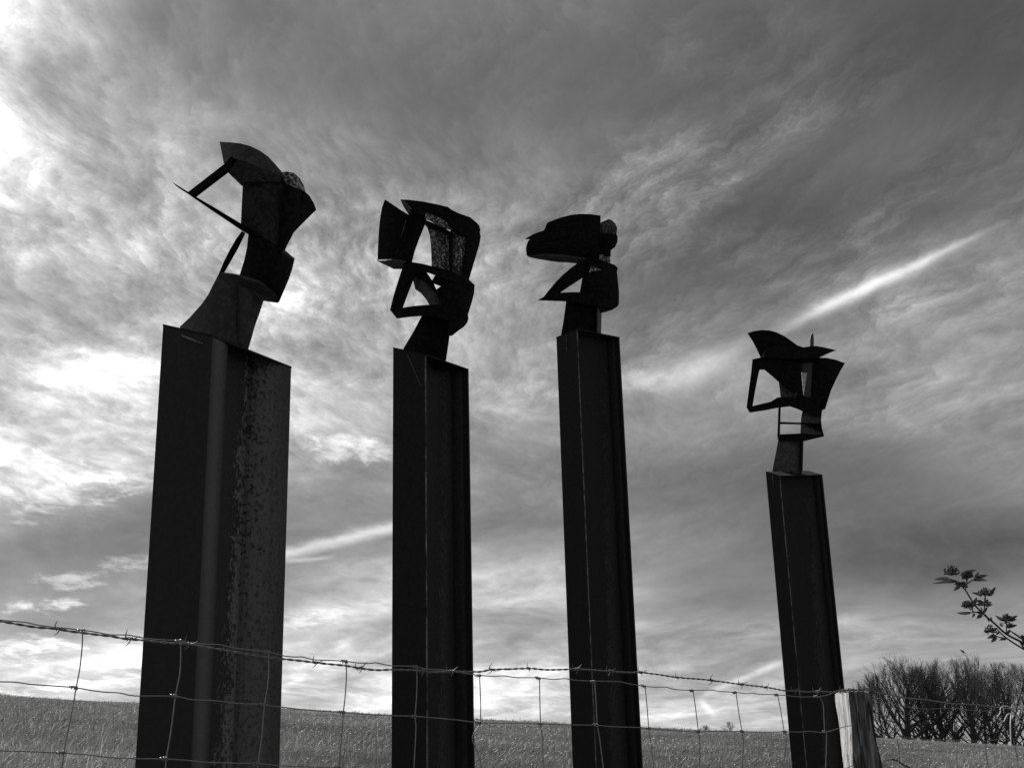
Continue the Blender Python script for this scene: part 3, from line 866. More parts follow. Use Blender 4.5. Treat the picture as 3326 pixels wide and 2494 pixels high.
w2 = fpts(cA, [(-160, 610), (0, 622), (120, 625), (240, 642), (380, 652), (590, 668), (720, 690), (840, 705), (960, 712), (1080, 735), (1390, 738), (1530, 765), (1700, 772), (1900, 795), (2085, 802)]) \
    + fpts(cB, [(60, 548), (160, 560), (400, 585), (690, 605), (850, 620), (1090, 632), (1290, 638), (1500, 655), (1680, 672), (1830, 693), (2000, 695)]) \
    + fpts(cC, [(240, 628), (480, 636), (660, 638), (800, 650), (980, 655), (1060, 662), (1280, 680), (1440, 688), (1620, 683), (1780, 686), (1950, 690), (2100, 688)]) \
    + fpts(cDp, [(0, 1090), (150, 1080), (290, 1095), (400, 1090), (500, 1065)]) + fpts(cDp, [(600, 1035), (700, 1005), (800, 990)], -0.012) + fpts(cDp, [(900, 965), (960, 970), (1070, 1010), (1170, 1045)], 0.0)
wire('line_wire', w2, fence)
w3 = fpts(cA, [(-160, 1166), (0, 1172), (240, 1180), (490, 1190), (700, 1205), (900, 1228), (1090, 1235), (1310, 1238), (1500, 1250), (1660, 1265), (2040, 1275), (2200, 1288)]) \
    + fpts(cB, [(200, 1058), (640, 1075), (1280, 1120), (1850, 1165)]) + fpts(cC, [(700, 1135), (1100, 1150), (1450, 1165), (1770, 1180), (2080, 1180)]) \
    + fpts(cDp, [(390, 1760), (600, 1690), (720, 1655), (800, 1622), (900, 1605)], -0.005) + fpts(cDp, [(1000, 1590), (1120, 1570), (1250, 1590), (1350, 1630), (1430, 1665)])
wire('line_wire', w3, fence)
STAYS = [(cA, [(660, 215), (655, 350), (635, 530), (607, 670), (590, 780), (555, 960), (510, 1185), (490, 1400), (470, 1650)]),
         (cA, [(1440, 300), (1443, 400), (1435, 560), (1400, 740), (1380, 900), (1355, 1080), (1327, 1236), (1318, 1400), (1310, 1650)]),
         (cA, [(2142, 385), (2145, 460), (2138, 640), (2112, 803), (2100, 940), (2085, 1100), (2060, 1275), (2050, 1400), (2040, 1650)]),
         (cB, [(712, 175), (716, 300), (705, 480), (690, 605), (680, 760), (660, 1000), (655, 1080), (645, 1400)]),
         (cB, [(1305, 220), (1312, 300), (1308, 480), (1296, 640), (1303, 720), (1297, 880), (1285, 1115), (1280, 1400)]),
         (cB, [(1842, 295), (1846, 400), (1852, 560), (1846, 693), (1830, 730), (1790, 790), (1785, 850), (1830, 960), (1862, 1085), (1880, 1160), (1885, 1400)]),
         (cC, [(238, 283), (240, 400), (246, 620), (258, 720), (265, 860), (272, 964), (280, 1110), (285, 1250)]),
         (cC, [(655, 310), (665, 440), (675, 635), (690, 720), (705, 830), (720, 964), (735, 1130), (740, 1250)]),
         (cC, [(1037, 343), (1050, 480), (1065, 662), (1080, 760), (1090, 850), (1100, 964), (1108, 1150), (1110, 1250)]),
         (cC, [(1400, 378), (1420, 520), (1440, 688), (1452, 780), (1450, 964), (1450, 1165), (1450, 1250)]),
         (cC, [(1725, 392), (1745, 540), (1770, 686), (1782, 780), (1770, 964), (1768, 1180), (1765, 1250)]),
         (cC, [(2040, 410), (2065, 540), (2090, 688), (2108, 720), (2095, 860), (2085, 964), (2078, 1180), (2075, 1250)]),
         (cDp, [(255, 538), (290, 548), (320, 580), (355, 660), (368, 860), (380, 1088), (408, 1105), (403, 1400), (395, 1659), (390, 1760)])]
knot_me = None
for tr, pts in STAYS:
    pp = fpts(tr, pts, -0.003)
    wire('stay_wire', pp, fence)
# knots where stays cross the line wires
bm = bmesh.new()
kp = [(Vector((-0.011 + 0.022 * k / 14, 0.0045 * math.cos(k * 1.35), 0.0045 * math.sin(k * 1.35))), None) for k in range(15)]
bm.free()
Vk, Qk = tube_arrays([([q[0] for q in kp], 0.0018)], 5)
knot_me = from_arrays('knot', Vk, Qk, True); knot_me.materials.append(M_WIRE)
KN = []
for (tr, pts) in STAYS:
    KN.append((tr, (pts[0][0] - 12, pts[0][1])))
for q in [(cA, (590, 668)), (cA, (1390, 738)), (cA, (2100, 803)), (cA, (490, 1190)), (cA, (1310, 1236)), (cA, (2045, 1275)), (cB, (680, 605)), (cB, (1285, 638)),
          (cB, (1835, 692)), (cC, (243, 628)), (cC, (665, 638)), (cC, (1062, 662)), (cC, (1437, 688)), (cC, (1772, 686)), (cC, (2092, 688)), (cDp, (375, 1088)), (cB, (645, 1076))]:
    KN.append(q)
for tr, q in KN:
    p_ = fpts(tr, [q], -0.004)[0]
    o = link_mesh('knot', knot_me, None, fence)
    o.location = p_ - fence.location
    o.rotation_euler = (rnd.uniform(-.3, .3), rnd.uniform(-.2, .25), math.atan2(FD.y, FD.x))

# barbed wire: two strands twisted round each other, barbs wound on
barbed = thing('barbed_wire', tuple(fence.location + Vector((0, -0.03, 0))), 'twisted two-strand barbed wire stretched along the top of the mesh fence', 'barbed wire')
bc = fpts(cA, [(-160, 118), (0, 140), (150, 165), (280, 187), (440, 200), (560, 220), (680, 235), (800, 250), (900, 262), (1000, 280), (1160, 293), (1300, 310), (1500, 322), (1600, 340), (1750, 365), (1900, 390), (2085, 420)], -0.02) \
    + fpts(cB, [(130, 150), (200, 157), (330, 170), (450, 185), (570, 198), (700, 210), (830, 232), (960, 248), (1100, 245), (1300, 250), (1430, 265), (1600, 262), (1780, 262), (1850, 262), (1940, 245), (2080, 240)], -0.02) \
    + fpts(cC, [(0, 215), (160, 210), (300, 220), (500, 215), (620, 220), (760, 230), (900, 240), (1000, 240), (1130, 255), (1280, 278), (1400, 287), (1540, 300), (1760, 330), (1950, 352), (2090, 377), (2170, 378)], -0.02) \
    + fpts(cDp, [(0, 455), (120, 465), (250, 460), (360, 458), (480, 467), (560, 455), (640, 437), (760, 440), (870, 432), (1040, 412), (1080, 420), (1160, 452)], -0.005)
cl = spline(bc, 24)
acc = 0.0
st = [[], []]
for k, p_ in enumerate(cl):
    if k: acc += (cl[k] - cl[k - 1]).length
    ph = acc / 0.055 * 2 * math.pi
    for j in (0, 1):
        a = ph + math.pi * j
        st[j].append(p_ + (FN * math.cos(a) + Vector((0, 0, 1)) * math.sin(a)) * 0.0017)
for j in (0, 1):
    tube('strand', [(st[j], 0.0018)], 5, M_BARB, barbed, barbed.location)
paths = []
w_ = [Vector((0.003 * (k - 6) / 2.2, 0.0042 * math.cos(k * 1.3), 0.0042 * math.sin(k * 1.3))) for k in range(13)]
paths.append((w_, 0.0014))
paths.append(([Vector((-0.006, 0.002, -0.003)), Vector((-0.008, 0.004, 0.008)), Vector((-0.006, 0.002, 0.021))], [0.0014, 0.0014, 0.0006]))
paths.append(([Vector((0.004, -0.002, 0.003)), Vector((0.0, -0.004, -0.008)), Vector((-0.008, -0.003, -0.017))], [0.0014, 0.0014, 0.0006]))
paths.append(([Vector((0.006, -0.003, 0.0)), Vector((0.012, -0.008, 0.003)), Vector((0.020, -0.012, 0.008))], [0.0014, 0.0014, 0.0006]))
Vb, Qb = tube_arrays(paths, 5)
barb_me = from_arrays('barb', Vb, Qb, True); barb_me.materials.append(M_BARB)
BARBS = [(cA, (465, 200)), (cA, (1030, 280)), (cA, (1500, 322)), (cB, (140, 152)), (cB, (455, 185)), (cB, (830, 232)), (cB, (1350, 255)), (cB, (1600, 260)), (cB, (1940, 245)),
         (cC, (160, 210)), (cC, (515, 215)), (cC, (765, 229)), (cC, (1005, 240)), (cC, (1280, 278)), (cC, (1540, 300)), (cC, (1765, 330)), (cC, (1950, 352)), (cC, (2165, 378)), (cDp, (250, 460)), (cDp, (650, 437))]
for tr, q in BARBS:
    p_ = fpts(tr, [q], -0.02)[0]
    o = link_mesh('barb', barb_me, None, barbed)
    o.location = p_ - barbed.location
    o.rotation_euler = (rnd.uniform(-0.7, 0.7), rnd.uniform(-0.25, 0.35), math.atan2(FD.y, FD.x) + rnd.uniform(-.2, .2))
    s_ = rnd.uniform(0.9, 1.2); o.scale = (s_, s_, s_)

# split oak post: outline sections computed at several heights, rough corners
PY = 4.58
pc = on_plane(*cDp(750, 462), FA, FN, 0.0)
phi = math.radians(5)                              # turned so that its left side takes the sun
secs = []
LEFT = [(530, 480), (532, 600), (570, 800), (602, 1000), (632, 1300), (652, 1500), (672, 1659), (690, 1850), (720, 2150)]
MID = [(745, 470), (755, 600), (775, 800), (793, 1000), (806, 1300), (812, 1500), (818, 1659), (830, 1850), (845, 2150)]
RIGHT = [(1162, 455), (1154, 600), (1160, 800), (1176, 1000), (1225, 1300), (1282, 1500), (1312, 1659), (1340, 1850), (1370, 2150)]
uL = Vector((-math.sin(phi), math.cos(phi), 0)); vR = Vector((math.cos(phi), math.sin(phi), 0))
post = thing('fence_post', (0, 0, 0), 'weathered split oak fence post carrying the wire, one side sunlit', 'fence post')


def plan_hit(Cc, pxy, d):
    r_ = ray(*pxy)
    det = d.x * -r_.y + r_.x * d.y
    ex_, ey_ = EYE.x - Cc.x, EYE.y - Cc.y
    return (ex_ * -r_.y + r_.x * ey_) / det


bm = bmesh.new()
rings = []
zbase = float(ground(pc.x, pc.y)) - 0.05
post.location = (pc.x, pc.y, zbase + 0.05)
NS = 7
for k in range(len(LEFT)):
    lp, mp_, rp = cDp(*LEFT[k]), cDp(*MID[k]), cDp(*RIGHT[k])
    Cc = on_plane(*mp_, FA, FN, 0.0)
    if k == len(LEFT) - 1: pass
    a = plan_hit(Cc, (lp[0], mp_[1]), uL); c = plan_hit(Cc, (rp[0], mp_[1]), vR)
    a = min(max(a, 0.05), 0.19); c = min(max(c, 0.05), 0.17)
    if k == 0: print('POST', a, c, Cc.z, zbase)
    ring = []
    cor = [Cc, Cc + vR * c, Cc + vR * c + uL * a, Cc + uL * a]
    for q in range(4):
        for j in range(NS):
            f = j / NS
            p_ = cor[q].lerp(cor[(q + 1) % 4], f)
            cen = (cor[0] + cor[2]) / 2
            wob = 0.0025 * math.sin(9.1 * (q + f)) + 0.002 * math.sin(23 * (q + f) + 1) + rnd.uniform(-.001, .001)
            rr = (p_ - cen); corner = 0.0 if 0 < j < NS - 0 else -0.006
            p_ = p_ + rr.normalized() * (wob + corner)
            ring.append(p_)
    rings.append(ring)
last = [Vector((p_.x, p_.y, zbase)) for p_ in rings[-1]]
rings.append(last)
bv = []
for k, ring in enumerate(rings):
    bv.append([bm.verts.new(Vector((p_.x, p_.y, p_.z + (0.004 * math.sin(i_ * 2.3) if k == 0 else 0))) - post.location) for i_, p_ in enumerate(ring)])
n = len(bv[0])
for k in range(len(bv) - 1):
    for j in range(n):
        fc = bm.faces.new((bv[k][j], bv[k + 1][j], bv[k + 1][(j + 1) % n], bv[k][(j + 1) % n]))
        fc.material_index = 1 if j >= 3 * NS else 0  # left face gets the copy with sunlight in its colour
cen = sum((v.co for v in bv[0]), Vector()) / n
cv = bm.verts.new(cen + Vector((0, 0, 0.006)))
for j in range(n): bm.faces.new((bv[0][j], bv[0][(j + 1) % n], cv))
bmesh.ops.recalc_face_normals(bm, faces=bm.faces[:])
me = bpy.data.meshes.new('post_body'); bm.to_mesh(me); bm.free()
link_mesh('post_body', me, M_OAK, post).data.materials.append(M_OAKLIT)
# staple that holds the wire, and splinters on the top
sp = on_plane(*cDp(930, 965), FA, FN, 0.0)
for (q, dzz) in ((cDp(925, 968), 0), (cDp(620, 470), 0)):
    p_ = on_plane(*q, FA, FN, -0.008)
    tube('staple', [(spline([p_ + Vector((-.006, .03, 0)), p_ + Vector((-.004, -.004, 0)), p_ + Vector((.004, -.004, 0)), p_ + Vector((.006, .03, 0))], 4), 0.0018)], 5, M_WIRE, post, post.location)
for k in range(7):
    a_ = on_plane(*cDp(700 + k * 62, 458 - rnd.uniform(0, 6)), FA, FN, 0.03)
    tube('splinter', [([a_, a_ + Vector((0.018, 0.0, 0.006 + rnd.uniform(0, .006))), a_ + Vector((0.036, 0.004, 0.001))], [0.003, 0.0028, 0.001])], 4, M_OAK, post, post.location)

# the fence goes on beyond the post, turning away down the slope
GA = FB + Vector((0.05, 0.02, 0)); GB = at(3300, 2400, 7.4)
GD = Vector((GB.x - GA.x, GB.y - GA.y, 0)).normalized(); GN = Vector((-GD.y, GD.x, 0))


def gpts(pts, off=0.0): return [on_plane(*cE(x, y), GA, GN, off) for x, y in pts]


gg = GA + GD * 0.8
fence2 = thing('wire_mesh_fence', (gg.x, gg.y, float(ground(gg.x, gg.y))), 'thin rusty mesh fence right of the oak post, in front of the bare trees', 'fence')
wire('line_wire', gpts([(330, 560), (560, 600), (760, 640), (960, 655), (1150, 685), (1300, 705), (1500, 715), (1700, 728), (1900, 755), (2050, 770), (2212, 785), (2350, 800)]), fence2, 0.0034, M_BARB)
wire('line_wire', gpts([(340, 690), (600, 715), (750, 745), (1000, 775), (1200, 765), (1400, 770), (1600, 795), (1800, 800)]), fence2, 0.0016, M_BARB)
wire('line_wire', gpts([(380, 1060), (620, 1115), (850, 1140), (1050, 1155), (1300, 1160), (1700, 1172), (1900, 1155), (2048, 1148), (2250, 1140)]), fence2, 0.0016, M_BARB)
wire('line_wire', gpts([(440, 1500), (560, 1560), (900, 1600), (1500, 1620), (2250, 1640)]), fence2, 0.0016, M_BARB)
for pts in ([(628, 1120), (650, 1300), (652, 1513), (654, 1620)], [(1035, 1156), (1033, 1350), (1033, 1620)], [(1375, 1160), (1370, 1350), (1378, 1513), (1380, 1630)],
            [(1605, 800), (1650, 1010), (1690, 1168), (1735, 1215), (1740, 1350), (1770, 1513), (1780, 1630)], [(2080, 1148), (2120, 1350), (2145, 1513), (2160, 1630)]):
    wire('stay_wire', gpts(pts, -0.003), fence2, 0.0022, M_BARB)
mt, t, bs = new_mat('bright_new_wire')
grey(t, noise(t, obj_coord(t), 80, 3, 0.6) * 0.2 + 0.6, bs.inputs['Base Color']); bs.inputs['Roughness'].default_value = 0.5
M_NEW = mt
curl = thing('loose_wire', tuple(gpts([(2048, 1148)])[0]), 'bright loose curled end of fence wire at the right edge in front of the trees', 'wire')
wire('loop', gpts([(1960, 935), (1985, 880), (2010, 840), (2050, 830), (2090, 845), (2130, 890), (2170, 930), (2212, 950), (2300, 960)], -0.01), curl, 0.0036, M_NEW)
wire('loop', gpts([(1880, 870), (1915, 820), (1920, 765), (1950, 740), (1990, 737), (2030, 750), (2060, 775), (2110, 800)], -0.02), curl, 0.0030, M_NEW)
wire('stay_wire', gpts([(2052, 838), (2045, 920), (2043, 1000), (2048, 1148), (2050, 1225)], -0.012), curl, 0.0036, M_NEW)
stick = tag(tube('bramble_stem', [(spline([at(*cDp(x, y), 5.5) for x, y in [(1350, 1532), (1440, 1520), (1530, 1545), (1620, 1610), (1740, 1665), (1900, 1780), (2000, 2000), (2050, 2500)]], 5), [0.002] * 5 + [0.0035] * 31)], 6, M_STEM),
            'bare dark bramble stem arching up beside the foot of the oak post', 'plant')

# ------------------------------------------------------------------ bare trees
def grow(seed, height, spread, trunk_h, trunk_r, lean=(0, 0), density=1.0):
    """a bare crown: trunk, a fan of rising limbs that reach an egg-shaped outline, sprays of twigs"""
    R = random.Random(seed)
    trunk, limbs, twigs = [], [], []

    def shoot(p, d, length, rad, n, wob, up, rmin):
        pts, rr = [p.copy()], [rad]
        q, dd = p.copy(), d.copy()
        for k in range(n):
            dd = (dd + Vector((R.gauss(0, wob), R.gauss(0, wob), R.gauss(0, wob * .6) + up))).normalized()
            q = q + dd * (length / n)
            pts.append(q.copy()); rr.append(max(rmin, rad * (1 - 0.72 * (k + 1) / n)))
        return pts, rr

    def along(pts, f):
        x = f * (len(pts) - 1); i0 = min(int(x), len(pts) - 2)
        return pts[i0].lerp(pts[i0 + 1], x - i0), (pts[i0 + 1] - pts[i0]).normalized(), i0

    def aside(d, spread_):
        w = Vector((R.gauss(0, 1), R.gauss(0, 1), R.gauss(0, 1)))
        w = (w - d * w.dot(d)).normalized()
        return (d + w * spread_).normalized()
    t = shoot(Vector((0, 0, -0.5)), Vector((lean[0], lean[1], 1)).normalized(), height * 0.80, trunk_r, 8, 0.07, 0.05, 0.03)
    trunk.append(t)
    RW, RH, CZ = 0.40 * height * spread, 0.52 * height, 0.50 * height

    def reach(p, d):
        """distance from p along d to the egg-shaped outline of the crown"""
        sc = Vector((1 / RW, 1 / RW, 1 / RH)); q = Vector((p.x * sc.x, p.y * sc.y, (p.z - CZ) * sc.z)); e = Vector((d.x * sc.x, d.y * sc.y, d.z * sc.z))
        a_, b_, c_ = e.dot(e), q.dot(e), q.dot(q) - 1
        di = b_ * b_ - a_ * c_
        return max(0.15, (-b_ + math.sqrt(di)) / a_) if di > 0 else 0.25
    nl = int(28 * density)
    f_lo, e_lo = (0.07, 6) if spread > 1.2 else (0.20, 28)
    for k in range(nl):
        f = f_lo + (0.98 - f_lo) * (k + R.random()) / nl
        p, d, i0 = along(t[0], f)
        az_ = k * 2.4 + R.uniform(-.5, .5)
        el_a = math.radians(e_lo + (70 - e_lo) * f ** 0.9 + R.uniform(-9, 9))
        dl = Vector((math.cos(az_) * math.cos(el_a), math.sin(az_) * math.cos(el_a), math.sin(el_a)))
        ln = reach(p, (dl + Vector((0, 0, .18))).normalized()) * R.uniform(.72, 0.98)
        rl = max(0.022, t[1][i0] * R.uniform(0.3, 0.5) * (1.1 - 0.4 * f))
        L = shoot(p, dl, ln, rl, 7, 0.09, 0.055, 0.014)
        limbs.append(L)
        nb = int((5 if f < 0.45 else 9) * density)
        for j in range(nb):
            fj = min(1.0, 0.22 + 0.78 * (j + R.random()) / nb)
            p2, d2, i2 = along(L[0], fj)
            db = aside(d2, R.uniform(.40, .75))
            lb = min(ln * (0.55 - 0.25 * fj) * R.uniform(.7, 1.2), reach(p2, db) * 1.0)
            B = shoot(p2, db, lb, max(.013, L[1][i2] * .5), 4, 0.12, 0.10, 0.009)
            (limbs if j < 3 else twigs).append(B)
            ns = 2 if f < 0.45 else 5
            for m_ in range(ns):
                f3 = min(1.0, 0.3 + 0.7 * (m_ + R.random()) / ns)
                p3, d3, i3 = along(B[0], f3)
                d3 = aside(d3, R.uniform(.4, .8))
                T = shoot(p3, d3, min(R.uniform(.4, 1.0) * height / 9.5, reach(p3, d3) * 1.1 + 0.15), 0.0085, 2, 0.12, 0.14, 0.0065)
                twigs.append(T)
    return trunk, limbs, twigs


def plant_tree(name, px, Y, py_top, spread, seed, label, trunk_h=0.50, trunk_r=0.3, lean=(0, 0), density=1.0, cat='tree', group='bare trees of the wood on the right', py_base=None, twig=1.0):
    r_ = ray(px, 2400); x = r_.x / r_.y * Y
    zg = float(ground(x, Y))
    top = at(px, py_top, Y).z
    hgt_ = top - zg
    tr_, li, tw = grow(seed, 9.5, spread, trunk_h, trunk_r, lean, density)
    zmax = max(max(p.z for p in pts) for pts, _ in li + tw)
    k = hgt_ / zmax
    root_ = thing(name, (x, Y, zg), label, cat, group)
    tp = max((p for pts, _ in li + tw for p in pts), key=lambda p: p.z) * k
    TOPS[seed] = root_.location + tp
    for nm, ps, sd, mt_ in (('trunk', tr_, 7, M_BARK), ('limbs', li, 4, M_BARK), ('twigs', tw, 3, M_TWIG)):
        ps = [([p * k for p in pts], [q * (k ** 0.5) * (twig if nm == 'twigs' else 1) for q in rr]) for pts, rr in ps]
        V, Q = tube_arrays(ps, sd)
        link_mesh(nm, from_arrays(nm, V, Q, True), mt_, root_)
    return root_


TOPS = {}
TREES = [  # crop-E x of the trunk, crop-E top y, depth, spread, label
    (765, 85, 108, 1.75, 31, 'widest bare tree at the left end of the wood, limbs sweeping low to the left', 0.46, 0.42, (-.06, 0)),
    (430, 330, 116, 1.15, 32, 'low slender bare tree just right of the oak post, outermost of the wood', 0.5, 0.14, (-.12, 0)),
    (1035, 165, 111, 0.9, 33, 'slim upright bare tree next right of the widest one', 0.5, 0.26, (0, 0)),
    (1245, 125, 107, 0.9, 34, 'bare tree with a thick double-looking trunk in the middle of the wood', 0.5, 0.38, (.02, 0)),
    (1420, 150, 118, 0.9, 35, 'bare tree half hidden behind its neighbours left of the highest crown', 0.5, 0.24, (.05, 0)),
    (1640, 66, 110, 0.95, 36, 'highest rounded bare crown of the wood, with a bird perched on its top', 0.52, 0.34, (-.02, 0)),
    (1850, 215, 114, 0.9, 37, 'bare tree filling the dip right of the highest crown', 0.5, 0.26, (0, 0)),
    (2090, 160, 109, 0.95, 38, 'tall bare tree near the right edge of the picture', 0.5, 0.30, (.02, 0)),
    (2290, 190, 113, 0.95, 39, 'bare tree cut off by the right edge of the picture', 0.5, 0.30, (0, 0)),
    (600, 200, 120, 1.0, 40, 'bare tree seen through the limbs of the widest one', 0.5, 0.18, (-.05, 0)),
    (1540, 300, 104, 1.0, 41, 'short bushy bare tree below the highest crown', 0.42, 0.14, (.1, 0)),
    (255, 470, 113, 1.2, 46, 'low bare tree mostly hidden behind the oak post', 0.5, 0.12, (-.1, 0)),
    (900, 210, 121, 1.0, 43, 'bare tree in the back row between the widest one and the slim upright one', 0.5, 0.20, (0, 0)),
    (1150, 190, 124, 1.0, 44, 'bare tree in the back row left of the double-looking trunk', 0.5, 0.20, (0, 0)),
    (1740, 180, 123, 1.0, 45, 'bare tree in the back row right behind the highest crown', 0.5, 0.22, (0, 0)),
    (1960, 280, 105, 1.0, 42, 'short dense bare tree near the right edge, in front of taller ones', 0.42, 0.14, (.05, 0)),
]
for (tx, ty, Yd, sprd, sd, lab, th, trd, ln_) in TREES:
    px, py = cE(tx, ty)
    plant_tree('bare_tree', px, Yd, py, sprd, sd, lab, th, trd, ln_, 1.0)
plant_tree('bare_bush', 2292, 90, 2352, 1.2, 51, 'small bare bush on the skyline left of its bigger twin', 0.35, 0.05, group='bare bushes on the skyline', cat='bush', density=0.8)
plant_tree('bare_bush', 2375, 90, 2342, 1.4, 52, 'larger bare bush on the skyline between the third and fourth pillars', 0.30, 0.06, group='bare bushes on the skyline', cat='bush', density=0.8)

# a small bird on the highest crown
bp = TOPS[36] + Vector((0, 0, 0.12))
bird = thing('bird', tuple(bp), 'tiny dark bird perched on the highest bare crown', 'bird')
bm = bmesh.new()
bmesh.ops.create_uvsphere(bm, u_segments=10, v_segments=7, radius=0.11, matrix=Matrix.Rotation(0.6, 4, 'Y') @ Matrix.Diagonal((1.5, 0.8, 0.8, 1)))
bmesh.ops.create_uvsphere(bm, u_segments=8, v_segments=6, radius=0.065, matrix=Matrix.Translation((-0.15, 0, 0.12)))
bmesh.ops.create_cone(bm, segments=6, radius1=0.02, radius2=0.002, depth=0.08, cap_ends=True, matrix=Matrix.Translation((-0.23, 0, 0.12)) @ Matrix.Rotation(-math.pi / 2, 4, 'Y'))
me = bpy.data.meshes.new('bird_body'); bm.to_mesh(me); bm.free()
link_mesh('bird_body', me, M_STEM, bird)
tube('tail', [([Vector((0.1, 0, -0.07)), Vector((0.3, 0, -0.2))], [0.04, 0.02])], 5, M_STEM, bird)
tube('leg', [([Vector((0.0, 0.03, -0.05)), Vector((0.0, 0.03, -0.22))], 0.01)], 4, M_STEM, bird)
tube('leg', [([Vector((0.02, -0.03, -0.05)), Vector((0.02, -0.03, -0.22))], 0.01)], 4, M_STEM, bird)

# ------------------------------------------------------------------ elder shrub reaching in from the right
EY = 3.0
cF = crop(2980, 1800, 4.607)


def el_(x, y, o=0.0): return at(*cF(x, y), EY + o)


gx = 2.35
elder = thing('elder_shrub', (gx, EY, float(ground(gx, EY))), 'budding elder branch reaching in from the right edge above the bare trees', 'shrub')
Eo = elder.location
foot = Vector((gx, EY, Eo.z))
tube('stem', [(spline([foot, foot.lerp(el_(1900, 1500), 0.6) + Vector((0.1, 0, 0)), el_(1900, 1500), el_(1594, 1330), el_(1330, 1190), el_(1160, 1040), el_(985, 890), el_(860, 760), el_(800, 670), el_(715, 530)], 6),
               [0.005] * 13 + list(np.linspace(0.0030, 0.0019, 42)))], 7, M_STEM, elder, Eo)
tube('stem', [(spline([foot + Vector((.03, 0, 0)), foot.lerp(el_(1900, 1600, .03), 0.6) + Vector((0.12, 0, 0)), el_(1900, 1600, .03), el_(1594, 1420, .02), el_(1330, 1250, .01), el_(1170, 1100, .0)], 6), [0.0045] * 13 + list(np.linspace(0.0026, 0.0016, 18)))], 7, M_STEM, elder, Eo)
tube('stem', [(spline([el_(1900, 1420, .06), el_(1594, 1275, .05), el_(1480, 1205, .05), el_(1370, 1130, .04)], 6), list(np.linspace(0.004, 0.0012, 19)))], 6, M_STEM, elder, Eo)
for k in range(14):
    x = 1370 + k * 17; y = 1130 + (x - 1370) * 0.63
    tube('side_twig', [([el_(x, y, .045), el_(x + rnd.uniform(-20, 30), y + rnd.choice((-1, 1)) * rnd.uniform(14, 34), .04)], [0.0008, 0.0004])], 4, M_STEM, elder, Eo)
for pts in ([(715, 530), (650, 470), (520, 380)], [(715, 520), (740, 430), (735, 380)], [(965, 890), (1000, 800), (1005, 640)], [(985, 890), (830, 850), (820, 790), (760, 780)],
            [(1330, 1200), (1330, 1080), (1335, 1000)], [(1300, 1250), (1200, 1230), (1130, 1190)], [(860, 760), (860, 700)], [(740, 440), (850, 370), (900, 340)],
            [(620, 410), (480, 370), (420, 360)], [(840, 870), (800, 870), (740, 870)], [(1160, 1040), (1110, 980), (1100, 940)], [(985, 890), (1035, 830)]):
    tube('stalk', [(spline([el_(x, y) for x, y in pts], 4) if len(pts) > 2 else [el_(*q) for q in pts], 0.0016)], 5, M_STEM, elder, Eo)

# flower heads: domes of small buds
for (cx, cy, r_) in ((505, 258, 95), (735, 330, 68), (1005, 575, 85), (745, 758, 72), (1335, 958, 72), (1095, 1135, 80)):
    c = el_(cx, cy); rm = 1.12 * r_ / 4.607 / F * EY
    Vv, Ff = [], []
    ico = bmesh.new(); bmesh.ops.create_icosphere(ico, subdivisions=1, radius=1.0)
    iv = np.array([v.co[:] for v in ico.verts]); ifc = np.array([[v.index for v in f.verts] for f in ico.faces]); ico.free()
    for k in range(150):
        dv = Vector((rnd.gauss(0, 1), rnd.gauss(0, 1), rnd.gauss(0, 1))).normalized() * rm * rnd.uniform(0.35, 1.08)
        dv.z = abs(dv.z) * 1.2 - rm * 0.35 if rnd.random() < 0.85 else dv.z
        Ff.append(ifc + len(Vv) * len(iv))
        Vv.append(iv * rnd.uniform(0.0014, 0.0026) + np.array((c + dv - Eo)[:]))
    me = from_arrays('flower_head', np.concatenate(Vv), np.concatenate(Ff), False)
    link_mesh('flower_head', me, M_BUD, elder)

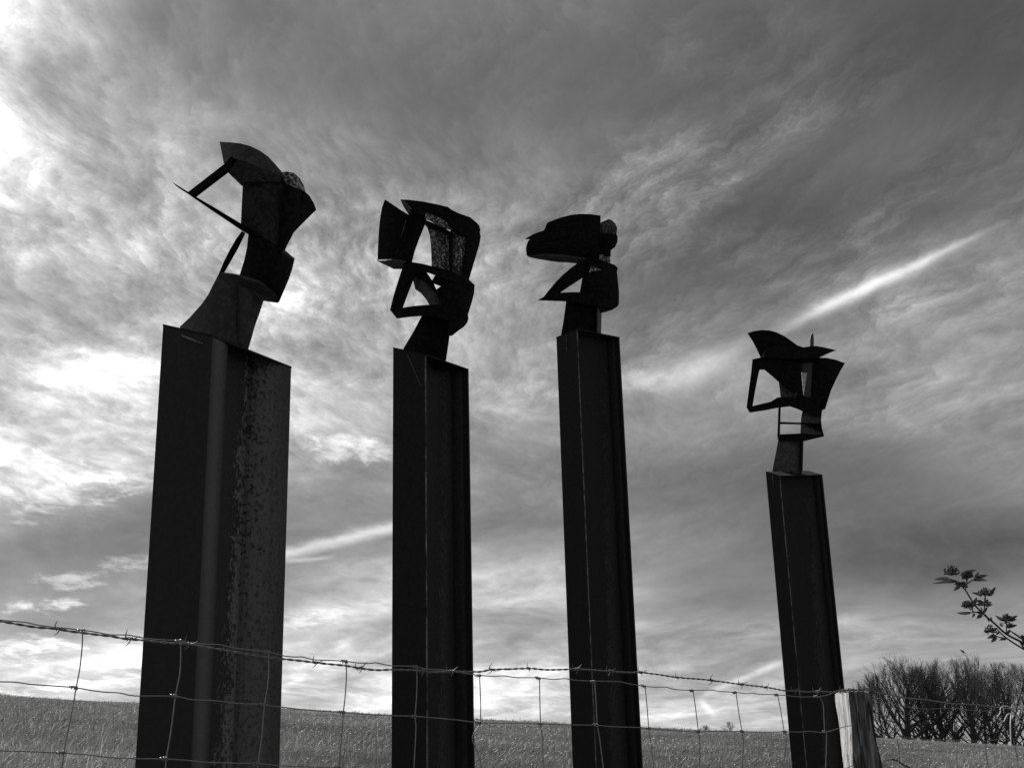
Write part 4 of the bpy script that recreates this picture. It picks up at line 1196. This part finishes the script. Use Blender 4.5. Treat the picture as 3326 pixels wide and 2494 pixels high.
LEAVES = [((575, 385), (220, 437), 34), ((480, 365), (240, 376), 46), ((590, 402), (405, 421), 30), ((640, 310), (885, 233), 55), ((760, 260), (840, 345), 60), ((850, 350), (930, 264), 34),
          ((880, 345), (1058, 309), 44), ((830, 385), (1048, 392), 42), ((640, 440), (538, 546), 50), ((700, 430), (540, 445), 40), ((640, 430), (760, 500), 80), ((970, 620), (803, 569), 32), ((1075, 610), (1172, 483), 42),
          ((1050, 620), (1148, 568), 38), ((838, 745), (886, 637), 44), ((1000, 722), (880, 688), 48), ((995, 742), (868, 748), 42), ((1005, 720), (1062, 672), 44), ((1005, 715), (950, 668), 36),
          ((1012, 748), (1112, 709), 36), ((1005, 765), (1133, 745), 34), ((1000, 755), (925, 765), 26), ((990, 870), (1052, 778), 36), ((975, 860), (945, 778), 30), ((800, 868), (573, 873), 40), ((970, 900), (882, 962), 50),
          ((960, 880), (865, 868), 34), ((860, 880), (818, 946), 28), ((1290, 995), (1158, 909), 38), ((1385, 985), (1505, 913), 38), ((1380, 995), (1492, 968), 34), ((1285, 1082), (1228, 1024), 44),
          ((1320, 1092), (1427, 1030), 38), ((1335, 1095), (1500, 1059), 44), ((1170, 1205), (1034, 1256), 44), ((1185, 1235), (1098, 1317), 44), ((1330, 1205), (1382, 1120), 36), ((1310, 1258), (1216, 1285), 30),
          ((1180, 1200), (1222, 1152), 28), ((1330, 1260), (1250, 1270), 34), ((1105, 990), (1098, 930), 22), ((820, 780), (880, 740), 30), ((1075, 1010), (1015, 885), 20)]
for (b_, tp, wpx) in LEAVES:
    o_ = rnd.uniform(-0.012, 0.012)
    A, B = el_(*b_, o_), el_(*tp, o_ + rnd.uniform(-0.02, 0.02))
    ax = B - A; ln = ax.length; ax.normalize()
    view = (A - EYE).normalized()
    sd_ = ax.cross(view).normalized()
    sd_ = (sd_ + view * rnd.uniform(-.35, .35)).normalized()
    nrm = ax.cross(sd_)
    hw = wpx / 4.607 / F * EY * 0.58
    bm = bmesh.new()
    N = 7; rows = []
    sag = rnd.uniform(-0.12, 0.12)
    for k in range(N + 1):
        f = k / N
        w = hw * (math.sin(math.pi * min(1, f * 0.98 + 0.02) ** 0.75) ** 0.9) * (1 + (0.12 if k % 2 else -0.04))
        if k == N: w = 0.0002
        c = A + ax * (ln * f) + sd_ * (sag * ln * (f * f - f) * 1.5)
        rows.append([bm.verts.new(c + sd_ * w + nrm * w * 0.5 - Eo), bm.verts.new(c - Eo), bm.verts.new(c - sd_ * w + nrm * w * 0.5 - Eo)])
    for k in range(N):
        for j in (0, 1):
            bm.faces.new((rows[k][j], rows[k][j + 1], rows[k + 1][j + 1], rows[k + 1][j]))
    me = bpy.data.meshes.new('leaf'); bm.to_mesh(me); bm.free()
    for p_ in me.polygons: p_.use_smooth = True
    link_mesh('leaf', me, M_LEAF, elder)
